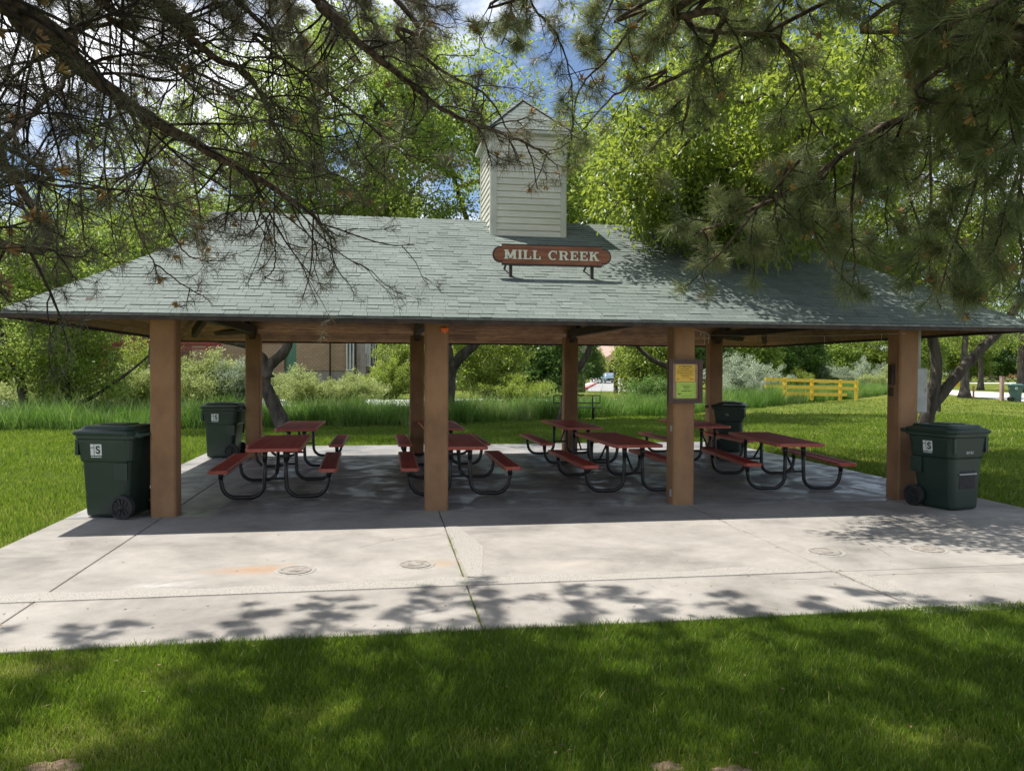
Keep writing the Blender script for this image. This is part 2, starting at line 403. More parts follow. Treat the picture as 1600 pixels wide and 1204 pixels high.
g = MB(); g.box(((X0+X1)/2, 2.1, -.06), (X1-X0-.03, 14.3, .08)); tag(g.build('patio_base', M['joint']), kind='structure')
# rough exposed-pebble strips left by the old kerb, lying 3 mm proud
g = MB()
def strip(poly, z=.004): g.add([(x, y, z) for x, y in poly]+[(x, y, -.02) for x, y in poly], [tuple(range(len(poly)))]+[(i+len(poly), (i+1) % len(poly)+len(poly), (i+1) % len(poly), i) for i in range(len(poly))])
pt = []
n_ = 40
up = [(-.3+i*(7.0+.3)/n_, -3.68+.035*math.sin(i*1.3)+.03*math.sin(i*.37)) for i in range(n_+1)]
strip([(-1.1, -3.915), (7.02, -3.915)]+list(reversed(up)))
strip([(3.56, -3.66), (3.70, -3.66), (3.86, -2.4), (3.60, -.75), (3.56, -.7)])
strip([(7.05, -3.95), (7.22, -3.95), (7.40, -5.10), (7.05, -5.10)])
tag(g.build('pebble_strips', M['pebble']), kind='structure')

# drain covers
def drain(x, y, r, label):
    t = thing('drain_cover', label, 'drain cover', (x, y, .002), 0, 'round covers set in the patio')
    g = MB(); pr = [(r, .0), (r, .008), (r*.86, .011), (r*.84, .007), (r*.5, .007), (r*.48, .012), (r*.2, .013), (0.001, .013)]
    n = 28; V = [(a*math.cos(2*PI*k/n), a*math.sin(2*PI*k/n), z) for a, z in pr for k in range(n)]
    g.add(V, [(i*n+k, i*n+(k+1) % n, (i+1)*n+(k+1) % n, (i+1)*n+k) for i in range(len(pr)-1) for k in range(n)])
    g.build('cover_plate', M['iron'], t)
    g = MB(); pr = [(r*1.0, .001), (r*1.12, .006), (r*1.25, .003), (r*1.3, -.004)]
    V = [(a*math.cos(2*PI*k/n)*(1+.03*math.sin(k*2.3)), a*math.sin(2*PI*k/n), z) for a, z in pr for k in range(n)]
    g.add(V, [(i*n+k, (i+1)*n+k, (i+1)*n+(k+1) % n, i*n+(k+1) % n) for i in range(len(pr)-1) for k in range(n)])
    g.build('mortar_ring', M['pebble'], t)
drain(1.98, -3.18, .15, 'round iron cover beside the rust-coloured stain on the sunlit patio')
drain(3.11, -3.11, .15, 'round iron cover close to the open joint in the middle of the patio')
drain(7.40, -3.16, .16, 'round iron cover under the leafy shadow, nearer the middle of the patio')
drain(8.56, -3.20, .16, 'round iron cover deep in the leafy shadow, farthest right of the covers')

g = MB()
for pts in (([(1110, 803), (1128, 812), (1150, 826), (1168, 832)]), ([(940, 901), (990, 903), (1060, 898), (1105, 899)]), ([(560, 855), (620, 842), (690, 834)]), ([(1218, 905), (1300, 902), (1420, 896), (1600, 893)]), ([(1196, 766), (1300, 812), (1390, 868)])):
    q = [gnd(*p) for p in pts]; q = smooth_path(q, 6)+rng.normal(0, .008, (len(pts)*6-5, 3))*[1, 1, 0]
    for a, b in zip(q[:-1], q[1:]):
        d = unit(b-a); n_2 = np.array([d[1], -d[0], 0])*random.uniform(.0012, .0032); z = np.array([0, 0, .0012])
        g.add([a-n_2+z, a+n_2+z, b+n_2+z, b-n_2+z], [(0, 1, 2, 3)])
tag(g.build('patio_cracks', M['joint']), kind='structure')
g = MB()
for i in range(900):
    if i < 620: x, y = random.uniform(X0, X1), random.choice((random.uniform(-5.05, -.5), random.uniform(-5.05, -3.8), random.uniform(0, 9)))
    else: x, y = random.uniform(-1, 8), random.uniform(-7.4, -5.1)
    if random.random() < .25: x = random.choice(XS[1:4])+random.gauss(0, .03)
    a = random.uniform(0, PI); L = random.choice((.012, .018, .03, .07)); wd = .0035 if L > .05 else L*.5; z = .003 if i < 620 else random.uniform(.005, .03)
    c, s_ = math.cos(a)*L/2, math.sin(a)*L/2; u, v = -math.sin(a)*wd/2, math.cos(a)*wd/2
    g.add([(x-c, y-s_, z), (x+u, y+v, z+.004), (x+c, y+s_, z+.001), (x-u, y-v, z+.002)], [(0, 3, 2, 1)], 0, random.random())
tag(g.build('leaf_litter', M['litter']), 'dry needles and leaf scraps scattered on the concrete and lawn', 'litter', kind='stuff')
# ------------------------------------------------------------------ grass
def blades(name, P, h, w, var, mat, lean=.35, seg=True, parent=None):
    n = len(P); a = rng.uniform(0, 2*PI, n); la = rng.uniform(0, 2*PI, n)
    s = np.stack([np.cos(a), np.sin(a), np.zeros(n)], 1)*(w/2)[:, None]
    L = np.stack([np.cos(la), np.sin(la), np.zeros(n)], 1)*(h*lean*rng.uniform(.2, 1.5, n))[:, None]
    up = np.zeros((n, 3)); up[:, 2] = h
    if seg:
        mid = P+up*.55+L*.35; tip = P+up+L
        V = np.stack([P-s, P+s, mid-s*.8, mid+s*.8, tip], 1).reshape(-1, 3)
        b = np.arange(n)[:, None]*5
        F = np.concatenate([b+np.array([0, 1, 3]), b+np.array([0, 3, 2]), b+np.array([2, 3, 4])], 0)
        return npmesh(name, V, F, np.repeat(var, 5), mat, parent)
    V = np.stack([P-s, P+s, P+up+L], 1).reshape(-1, 3)
    F = np.arange(n*3).reshape(-1, 3)
    return npmesh(name, V, F, np.repeat(var, 3), mat, parent)
def in_slab(x, y):
    return ((x > X0+.02) & (x < X1) & (y > -5.1) & (y < 9.33)) | ((x >= X1) & (y > -5.2) & (y < -1.22)) | ((x <= X0) & (y > -5.33) & (y < -2.37))
def nz2(x, y):
    return (np.sin(x*1.7+1.3*np.sin(y*1.1))+np.sin(y*2.3+1.7*np.sin(x*.9+2))+np.sin(x*4.1-y*3.3)*.6+np.sin(x*7.3+y*6.1)*.4)/3
DRY = [(*gnd(90, 1165)[:2], .5), (*gnd(470, 1105)[:2], .2), (*gnd(230, 1060)[:2], .25), (*gnd(1145, 1200)[:2], .14), (*gnd(1045, 1190)[:2], .12), (*gnd(60, 1040)[:2], .25), (*gnd(760, 1150)[:2], .2), (*gnd(1500, 1150)[:2], .22)]
BARE = [(*gnd(1145, 1196)[:2], .075), (*gnd(1040, 1188)[:2], .06), (*gnd(80, 1192)[:2], .10)]
def scatter(n, x0, x1, y0, y1):
    x = rng.uniform(x0, x1, n); y = rng.uniform(y0, y1, n); k = ~in_slab(x, y); return x[k], y[k]
def lawn_patch(name, n, x0, x1, y0, y1, hm, wm, seg=True, dist_fall=None, sun=0.0):
    x, y = scatter(n, x0, x1, y0, y1)
    if dist_fall:
        d = np.hypot(x-CAM[0], y-CAM[1]); k = rng.uniform(0, 1, len(x)) < np.clip(dist_fall/d, 0, 1)**1.5; x, y = x[k], y[k]
    dry = np.zeros(len(x)); keep = np.ones(len(x), bool)
    for px, py, r in DRY: dry = np.maximum(dry, np.exp(-((x-px)**2/(r*1.6)**2+(y-py)**2/r**2)))
    for px, py, r in BARE: keep &= rng.uniform(0, 1, len(x)) > .86*np.exp(-((x-px)**2/(r*1.5)**2+(y-py)**2/r**2)**2)
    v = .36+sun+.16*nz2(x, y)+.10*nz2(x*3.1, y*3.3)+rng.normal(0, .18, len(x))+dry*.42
    v = np.where(rng.uniform(0, 1, len(x)) < .04, rng.uniform(.85, 1, len(x)), v)
    x, y, v, dry = x[keep], y[keep], np.clip(v, 0, 1)[keep], dry[keep]
    h = hm*(1+.25*nz2(x*1.3, y*1.3))*rng.uniform(.6, 1.35, len(x))*(1-.45*dry)
    P = np.stack([x, y, np.full(len(x), -.035)], 1)
    d = np.hypot(x-CAM[0], y-CAM[1])
    o = blades(name, P, h, wm*np.clip(d/9, 1, 4)*rng.uniform(.7, 1.3, len(x)), v, M['blade'], .5, seg)
    return tag(o, 'short mown green grass', 'grass', kind='stuff')
lawn_patch('foreground_grass', 330000, -1.6, 8.6, -7.75, -5.08, .058, .0046, True, None, -.05)  # darker blade colour deepens the shade painted on the foreground
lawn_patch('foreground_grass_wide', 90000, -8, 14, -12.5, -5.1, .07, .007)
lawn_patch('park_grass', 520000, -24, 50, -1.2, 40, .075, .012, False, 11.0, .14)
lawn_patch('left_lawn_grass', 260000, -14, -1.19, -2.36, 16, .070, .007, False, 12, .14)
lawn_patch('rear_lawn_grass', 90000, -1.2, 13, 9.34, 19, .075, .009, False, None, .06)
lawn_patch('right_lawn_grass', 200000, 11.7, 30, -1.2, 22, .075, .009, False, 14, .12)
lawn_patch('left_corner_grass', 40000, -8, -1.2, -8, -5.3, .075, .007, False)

M['soil'] = noisy('bare_soil', (.12, .075, .045), (.30, .21, .14), 30, .95, .8, 60, .01)
g = MB()
for q_, (px, py, r) in enumerate(BARE):
    P = [(px+r*1.35*math.cos(2*PI*k/18)*(1+.25*math.sin(k*2.7)), py+r*.9*math.sin(2*PI*k/18)*(1+.25*math.cos(k*1.9)), -.032+.003*q_) for k in range(18)]
    g.add(P, [tuple(range(18))])
tag(g.build('bare_soil', M['soil']), kind='structure')
def tall_grass(name, label, n, xy, hm, spread_var=.0):
    """xy: function giving (x,y) arrays"""
    x, y = xy(n); v = np.clip(.52+.38*nz2(x*.6, y*.6)+rng.normal(0, .2, len(x))+spread_var, 0, 1)
    h = hm*(.95+.6*nz2(x*.8, y*.7)+.3*nz2(x*2.9, y*2.3))*rng.uniform(.35, 1.45, len(x)); h = np.maximum(h, .08)
    P = np.stack([x, y, np.full(len(x), -.04)], 1)
    return tag(blades(name, P, h, rng.uniform(.012, .03, len(x)), v, M['tallgrass'], .45, True), label, 'tall grass', kind='stuff')
# bank line: from photo, the lawn ends along this line
BL = [(-30, 16.5), (-8.8, 15.7), (-5, 15.9), (2, 16.1), (5, 17.0), (9, 19.6), (12, 21.0), (14.5, 21.6), (20, 26.5), (25, 31.5), (36, 41.5), (50, 56)]
bx_, by_ = np.array([b[0] for b in BL]), np.array([b[1] for b in BL])
def bank(x): return np.interp(x, bx_, by_)
def band(x0, x1, d0, d1):
    def f(n):
        x = rng.uniform(x0, x1, n); y = bank(x)+d0+(d1-d0)*rng.uniform(0, 1, n)**1.5+.45*nz2(x*1.3, x*.7)+.2*nz2(x*5, x*3)
        return x, y
    return f
tall_grass('bank_grass', 'tall wild grass along the creek bank behind the pavilion', 90000, band(-26, 20, 0, 7), .55)
tall_grass('bank_reeds', 'pale dry stalks mixed into the tall grass on the creek bank', 9000, band(-24, 14, .8, 6.5), .72, .38)
tall_grass('bank_grass_far', 'tall wild grass below the yellow railing', 30000, band(20, 46, 0, 4), .75)

x = rng.normal(3.53, .012, 900); y = rng.uniform(-5.05, -1.9, 900); k = np.sin(y*5)+np.sin(y*11.3)+rng.normal(0, .3, 900) > -.1
x, y = x[k], y[k]; tag(blades('joint_weeds', np.stack([x, y, np.full(len(x), -.02)], 1), rng.uniform(.022, .05, len(x)), np.full(len(x), .005), rng.uniform(.3, 1, len(x)), M['blade'], .8, False), 'small weeds growing in the middle joint of the patio', 'weeds', kind='stuff')
# ------------------------------------------------------------------ leaves and trees
def leaf_mesh(name, C, per, spread, size, mat, parent=None, droop=.3, aspect=.55, flat=.4, vbase=None):
    n = len(C)*per; c = np.repeat(C, per, 0)
    off = rng.normal(0, 1, (n, 3)); off = off/np.linalg.norm(off, axis=1, keepdims=True)*(rng.uniform(0, 1, (n, 1))**.45)
    off *= np.asarray(spread) if np.ndim(spread) else spread
    off[:, 2] *= .75
    p = c+off
    d = unit(rng.normal(0, 1, (n, 3))+off*1.2/np.max(spread)-np.array([0, 0, droop])*2)
    nn = rng.normal(0, 1, (n, 3)); nn[:, 2] += 1.2/flat*.6
    s = unit(np.cross(d, nn)); L = (size*rng.uniform(.6, 1.35, n))[:, None]
    up = np.cross(s, d)
    mid = p+d*L*.48
    V = np.stack([p, mid+s*L*aspect/2+up*L*.08, p+d*L-up*L*.05, mid-s*L*aspect/2+up*L*.08], 1).reshape(-1, 3)
    b = np.arange(n)[:, None]*4
    F = np.concatenate([b+np.array([0, 1, 2]), b+np.array([0, 2, 3])], 0)
    cv = np.repeat(rng.normal(0, .10, len(C)), per)
    var = np.clip(.48+cv+rng.normal(0, .16, n)+(0 if vbase is None else vbase), 0, 1)
    return npmesh(name, V, F, np.repeat(var, 4), mat, parent)
def sample_ell(ells, n, gap=.15, seed=0, keepf=None, shell=.5, wexp=.8):
    out = []; w = np.array([e[1][0]*e[1][1]*e[1][2] for e in ells])**wexp; w /= w.sum(); k = 0
    while sum(len(a) for a in out) < n and k < 60:
        k += 1
        idx = rng.choice(len(ells), n, p=w)
        u = unit(rng.normal(0, 1, (n, 3)))*(rng.uniform(0, 1, (n, 1))**(1/3*shell*1.3))
        c = np.array([ells[i][0] for i in idx]); r = np.array([ells[i][1] for i in idx])
        lump = 1+.16*np.sin(u[:, 0:1]*7+seed)+.14*np.sin(u[:, 2:3]*9+u[:, 1:2]*6+seed*2)
        p = c+u*r*lump
        q = np.sin(p[:, 0]*1.1+seed)+np.sin(p[:, 1]*1.3+seed*1.7)+np.sin(p[:, 2]*1.6+p[:, 0]*.5+seed*.3)
        p = p[q > -1.4+gap*6]
        if keepf is not None: p = p[keepf(p)]
        out.append(p)
    return np.concatenate(out)[:n]
def skeleton(mb, root, rr, nodes, rmin=.008, k=.42, n=5):
    """join crown nodes to the nearest node already reached; thickness from what hangs on it"""
    P = np.concatenate([root, nodes]); nr = len(root)
    dist = np.min(np.linalg.norm(nodes[:, None]-root[None], axis=2), axis=1)
    order = np.argsort(dist); par = -np.ones(len(P), int); done = list(range(nr))
    D = np.array(P)
    used = np.zeros(len(P), bool); used[:nr] = True
    rootd = np.concatenate([np.zeros(nr), dist])
    for i in order:
        j = i+nr; idx = np.where(used)[0]
        dd = np.linalg.norm(D[idx]-D[j], axis=1)+.12*rootd[idx]
        par[j] = idx[np.argmin(dd)]; used[j] = True
    cnt = np.ones(len(P))
    for i in order[::-1]:
        j = i+nr; cnt[par[j]] += cnt[j] if par[j] >= nr else 0
    for i in order:
        j = i+nr; p = par[j]
        r1 = rmin*cnt[j]**k; r0 = min(rr, rmin*(cnt[j]+1)**k) if p < nr else min(rmin*cnt[p]**k, r1*1.6)
        m = (D[p]+D[j])/2+rng.normal(0, .06, 3)*np.linalg.norm(D[p]-D[j])
        mb.tube([D[p], m, D[j]], [r0, (r0+r1)/2, r1], n, caps=False)
def tree(name, label, cat, base, stems, ells, nodes, per, spread, size, mat, group=None, gap=.12, seed=1, keepf=None,
         bark=None, shell=.6, rmin=.010, droop=.3, aspect=.55, n=5, flare=True, vbase=None, wexp=.8):
    """stems: list of (points, r0, r1) in world space"""
    base = np.array(base, float)
    t = thing(name, label, cat, tuple(base), 0, group)
    g = MB(); roots = []
    for pts, r0, r1 in stems:
        sp = smooth_path(pts, 6)-base; m = len(sp); rs = np.linspace(r0, r1, m)
        if flare: rs[:3] *= np.array([1.5, 1.22, 1.08])
        rs = rs*(1+.06*np.sin(np.arange(m)*1.9+seed))
        g.tube(sp, list(rs), 12); roots.append(sp[m//3:])
    g.build('trunk', bark or M['bark'], t)
    root = np.concatenate(roots)
    N = sample_ell(ells, nodes, gap, seed, keepf, shell, wexp)-base
    b = MB(); skeleton(b, root, .12, N, rmin, n=n); b.build('branches', bark or M['bark'], t)
    leaf_mesh('crown', N, per, spread, size, mat, t, droop, aspect, vbase=vbase)
    return t
def bush(name, label, base, ells, nodes, per, spread, size, mat, group=None, seed=1, aspect=.4, gap=.05, cat='bush', keepf=None, droop=-.1):
    base = np.array(base, float); t = thing(name, label, cat, tuple(base), 0, group)
    N = sample_ell(ells, nodes, gap, seed, keepf, .8)-base; N = N[N[:, 2] > .05]
    b = MB(); root = np.array([[0, 0, 0], [.15, .1, .2], [-.2, .05, .25], [.05, -.15, .5]])
    skeleton(b, root, .05, N, .007, n=4); b.build('stems', M['bark'], t)
    leaf_mesh('foliage', N, per, spread, size, mat, t, droop, aspect)
    return t

# trunk points helper: image point at a given depth
def depth_of(p): return float(np.dot(np.array(p)-CAM, _F))

# -- the trees right behind the pavilion
b1 = np.array([-.43, 15.69, -.05]); d1 = depth_of(b1)
tree('park_tree', 'dark forked tree rising behind the far left picnic table', 'tree', b1,
     [([b1, at(427, 630, d1), at(413, 597, d1), at(420, 572, d1)+[0, .1, 0], at(445, 548, d1), at(455, 515, d1+.5), at(470, 440, d1+.8), at(480, 330, d1+1), at(500, 230, d1+1.5)], .25, .07),
      ([at(418, 590, d1), at(412, 560, d1), at(385, 540, d1-.5), at(330, 526, d1-1.2), at(260, 480, d1-1.5)], .15, .06)],
     [((1.6, 17.5, 9.8), (4.6, 3.6, 4.8)), ((2.6, 13.8, 10.2), (4.2, 2.4, 2.6)), ((-3.0, 16.5, 7.6), (3.6, 3.2, 3.4)), ((3.0, 16.0, 6.3), (2.5, 2.5, 2.2)), ((1.5, 15.4, 4.4), (3.2, 1.5, .8))],
     1350, 62, .5, .135, M['leaf_pale'], 'trees along the creek bank', .06, 2, vbase=.04)
b2 = np.array([4.9, 19.3, -.05]); d2 = depth_of(b2)
tree('park_tree', 'leaning dark tree seen between the middle pair of columns', 'tree', b2,
     [([b2, at(700, 620, d2), at(704, 580, d2), at(722, 555, d2), at(748, 530, d2), at(762, 480, d2+.5), at(740, 380, d2+.5), at(700, 250, d2+1)], .30, .07),
      ([at(706, 575, d2), at(700, 540, d2), at(690, 470, d2-.5), at(640, 330, d2-.5)], .18, .06)],
     [((4.6, 19.5, 8.6), (3.6, 3.4, 4.2)), ((8.0, 15.2, 8.6), (3.2, 2.4, 2.0)), ((7.2, 20.0, 6.0), (2.2, 2.5, 2.5)), ((2.0, 20.5, 6.0), (2.6, 2.5, 2.6))],
     1150, 62, .5, .135, M['leaf_pale'], 'trees along the creek bank', .2, 5, vbase=.02)
b3 = np.array([9.4, 18.4, -.05]); d3 = depth_of(b3)
tree('park_tree', 'small tree with a curved dark limb behind the third back column', 'tree', b3,
     [([b3, at(888, 610, d3), at(896, 585, d3), at(910, 566, d3), at(921, 545, d3), at(925, 520, d3), at(930, 440, d3)], .2, .06)],
     [((10.4, 18.8, 6.6), (3.0, 2.4, 2.6)), ((10.8, 19.4, 9.4), (2.2, 2.0, 1.9)), ((10.8, 18.2, 4.2), (1.8, 1.6, .8))],
     600, 66, .5, .135, M['leaf_bright'], 'trees along the creek bank', .1, 8)
b4 = np.array([14.7, 20.4, -.05]); d4 = depth_of(b4)
tree('park_tree', 'tree hidden behind the third front column, one limb arching left', 'tree', b4,
     [([b4, at(1064, 610, d4), at(1070, 585, d4), at(1075, 540, d4), at(1085, 470, d4)], .22, .08),
      ([at(1070, 588, d4), at(1045, 574, d4), at(1020, 562, d4), at(1000, 545, d4), at(988, 528, d4), at(975, 480, d4)], .14, .05)],
     [((15.5, 20.5, 6.6), (3.6, 3.0, 2.6)), ((19, 22.5, 6.5), (3, 3, 2.4)), ((14.0, 19.6, 4.3), (3.0, 1.6, .9))],
     480, 70, .55, .15, M['leaf_bright'], 'trees along the creek bank', .1, 9)

# -- the big tree at the right hand side, its crown hanging over the roof
b5 = gnd(1428, 702)+np.array([0, 0, -.05]); d5 = depth_of(b5)
def roofz(x, y):
    z = 2.56+.488*(np.minimum(y, 6.94-y)+.65)
    ex = 2.56+.85*(np.minimum(x+1.65, 12.15-x))
    return np.minimum(z, ex)
def above_roof(p):
    x, y, z = p[:, 0], p[:, 1], p[:, 2]
    inside = (x > -1.9) & (x < 12.4) & (y > -.85) & (y < 8)
    cup = (x > 3.6) & (x < 6.9) & (y > 1.8) & (y < 5.2)
    # keep the middle of the view open and the lower right clear
    return (~inside | (z > roofz(x, y)+.22)) & ~cup & (z > 2.9)
def over(px, py, lift):
    for d in np.arange(15, 9, -.05):
        q = at(px, py, d)
        if q[2] > roofz(q[0], q[1])+lift or q[1] < -.9: return tuple(q)
    return tuple(q)
tree('park_tree', 'big leafy tree at the right, twin leaning trunks, crown hanging over the roof', 'tree', b5,
     [([b5, at(1448, 655, d5), at(1458, 610, d5), at(1463, 570, d5), at(1455, 520, d5), at(1430, 430, d5-.5), at(1390, 300, d5-1.2), at(1330, 160, d5-2)], .18, .07),
      ([b5+[.05, 0, .1], at(1450, 645, d5), at(1492, 590, d5), at(1530, 548, d5), at(1565, 512, d5), at(1620, 430, d5), at(1700, 300, d5)], .16, .07),
      ([at(1455, 520, d5), at(1380, 400, d5-1.5), at(1280, 330, d5-2.8), at(1180, 290, d5-3.8)], .12, .04)],
     [((12.4, 4.6, 8.6), (5.4, 5.2, 4.6)), ((9.6, 2.2, 6.2), (3.3, 3.0, 2.2)), ((8.6, .6, 5.0), (2.2, 1.7, .9)),  ((17, 5, 8), (4.5, 4.5, 3.6)), (tuple(at(1035, 140, 15.5)), (2.0, 2.0, 2.0)), ((8.6, 4.6, 5.8), (1.9, 2.0, 1.3)),
      ((7.9, 1.3, 4.7), (1.6, 1.2, .75)), ((8.3, .2, 4.1), (1.3, .8, .6)), ((8.3, -.9, 5.5), (2.3, 1.3, .6)), ((7.2, 2.2, 5.2), (1.3, 1.0, .8)), (over(1035, 405, .42), (.5, .5, .32)), (over(1035, 400, .45), (.5, .5, .32)), (over(1085, 395, .6), (.7, .6, .45)), (over(1085, 400, .5), (.6, .5, .4)), (over(1120, 370, .7), (.9, .8, .5)), (over(1235, 455, .4), (.3, .2, .4)), (over(1160, 425, .45), (.7, .4, .35)), (over(1160, 415, .5), (.7, .4, .35)), (over(1230, 440, .5), (.45, .3, .4)), (over(1330, 400, .8), (1.2, .7, .5)), ((15, 4.5, 4.6), (3.2, 2.5, 1.1))],
     2500, 66, .40, .112, M['leaf_bright'], None, .04, 3, above_roof, rmin=.008, droop=.5, aspect=.42, wexp=.42)

# -- left side trees
for i, (px, py, Y_, lab, sz) in enumerate(((38, 655, 23.0, 'leftmost tree, slim leaning trunk behind the tall grass', 1.0), (103, 655, 22.9, 'tree with a dark crooked trunk left of the front left trash bin', 1.0))):
    bb = gnd(px, 652)*[1, 1, 0]; dd = depth_of(bb)
    bb[2] = -.05
    st = [([bb, at(px-5, 600, dd), at(px-28, 545, dd), at(px-40, 490, dd), at(px-45, 400, dd)], .2, .07)] if i == 0 else \
         [([bb, at(px+4, 600, dd), at(px+12, 560, dd), at(px+25, 530, dd), at(px+35, 470, dd), at(px+45, 380, dd)], .24, .07),
          ([at(px+2, 640, dd), at(px+50, 615, dd), at(px+100, 580, dd), at(px+130, 555, dd)], .10, .03)]
    c = at(px+20, 420, dd)
    tree('bank_tree', lab, 'tree', bb, st, [(tuple(c), (4.6, 3.2, 3.2)), (tuple(at(px+60, 560, dd)), (2.6, 2, 1.7)), (tuple(at(px-60, 500, dd)), (3, 3, 2.6))],
         480, 56, .5, .14, M['leaf_pale'], 'trees on the left bank', .22, 11+i, vbase=.16)
bb = gnd(230, 626)*[1, 1, 0]
tree('bank_tree', 'broad pale green tree filling the gap above the left roof slope', 'tree', bb, [([bb, bb+[.3, 0, 3], bb+[.5, 0, 6]], .3, .1)],
     [(tuple(bb+[-3, 0, 7.8]), (7.5, 4, 3.6)), (tuple(bb+[2, 1, 10]), (4.5, 4, 3.5))], 700, 56, .75, .22, M['leaf_pale'], 'trees on the left bank', .2, 21, vbase=.08)

# far woodland: a few different trees repeated with shared meshes
def proto(k, mat, per=75, nodes=420, size=.29, spread=.95):
    return tree('far_tree', 'x', 'tree', (0, 0, 0), [([(0, 0, 0), (.2, .1, 2.2), (.1, -.1, 5)], .26, .1)],
                [((0, 0, 6.2), (4.4, 4.2, 4.0)), ((1.8, -.8, 3.4), (3.2, 3.0, 2.6)), ((-2.2, .5, 3.2), (3.0, 3.0, 2.4)), ((0, -1.5, 1.8), (2.8, 2, 1.5))],
                nodes, per, spread, size, mat, 'trees beyond the creek', .05, 30+k, n=4)
protos = [proto(0, M['leaf_dark']), proto(1, M['leaf_pale']), proto(2, M['leaf_bright'])]
# (px, ground py, kind, scale, label)
FT = [(640, 613, 2, .62, 'low leafy green tree just left of the second back column, beyond the creek'),
      (760, 626, 2, .66, 'dense bright tree between the two middle back columns, right by the creek'),
      (835, 620, 0, .8, 'dark green tree just left of the third back column'),
      (735, 604, 1, 1.1, 'tall pale tree behind the dense creekside tree'),
      (1018, 622, 2, .60, 'leafy tree right of the far street, left of the notice board column'),
      (1075, 606, 0, 1.1, 'dark tree beyond the notice board column'),
      (1000, 599, 1, .9, 'pale tree at the right side of the far street'),
      (895, 598, 0, 1.0, 'dark tree left of the far street behind the pole'),
      (925, 590, 1, .9, 'light green street tree left of the small tan gatehouse'),
      (1165, 603, 1, 1.1, 'tall pale tree behind the silvery bush beside the far right bin'),
      (1235, 600, 0, 1.3, 'dark tree behind the left end of the yellow railing'),
      (1300, 599, 1, 1.3, 'pale green tree behind the middle of the yellow railing'),
      (1370, 598, 2, 1.3, 'tree beyond the right end of the yellow railing'),
      (1430, 597, 1, 1.4, 'tall tree seen between the last column and the twin trunks'),
      (1500, 596, 2, 1.4, 'tree beyond the yellow barrier by the far path'),
      (1560, 594, 0, 1.5, 'dark tree in front of the cedar fence'),
      (1640, 596, 1, 1.5, 'tree at the far right edge beyond the path'),
      (20, 612, 0, 1.1, 'dark tree behind the leftmost slim trunk'),
      (-60, 614, 2, 1.2, 'bright tree at the far left edge'),
      (110, 606, 1, 1.2, 'pale tree left of the brick building')]
for i, (px, py, k, sc, lab) in enumerate(FT):
    p = gnd(px, py); p[2] = -.1
    s = sc*(.9+.02*(i % 5))
    c = copy_tree(protos[k], tuple(p), i*1.3, lab); c.scale = (s, s, s*.95)
for q in protos:
    for ch in kids(q): bpy.data.objects.remove(ch)
    bpy.data.objects.remove(q)

def plumes(lab, p, r, h, mat, k):
    """wild shrub: many arching leafy shoots from one root"""
    t = thing('bank_bush', lab, 'bush', tuple(p), 0, 'bushes on the creek bank'); b = MB(); C_ = []
    for i in range(34):
        a = rng.uniform(0, 2*PI); q = rng.uniform(0, 1)**.6; hh = h*rng.uniform(.55, 1.12)*(1-.42*q); ex = np.array([math.cos(a)*r*q*1.1, math.sin(a)*r*q*.9, hh])
        c0 = np.array([math.cos(a)*r*.15, math.sin(a)*r*.15, 0]); m = ex*[.45, .45, .68]
        P = smooth_path([c0, m, ex], 5)+rng.normal(0, .04, (11, 3)); b.tube(P, list(np.linspace(.022, .005, 11)), 4, caps=False)
        C_.append(P[3:]); C_.append(P[4:]+rng.normal(0, .16*k, P[4:].shape)); C_.append(P[2:8]*[1, 1, .7]+rng.normal(0, .2*k, (6, 3)))
    b.build('stems', M['bark'], t)
    leaf_mesh('foliage', np.concatenate(C_), 24, .20*k, .115*k, mat, t, -.5, .34)
    return t
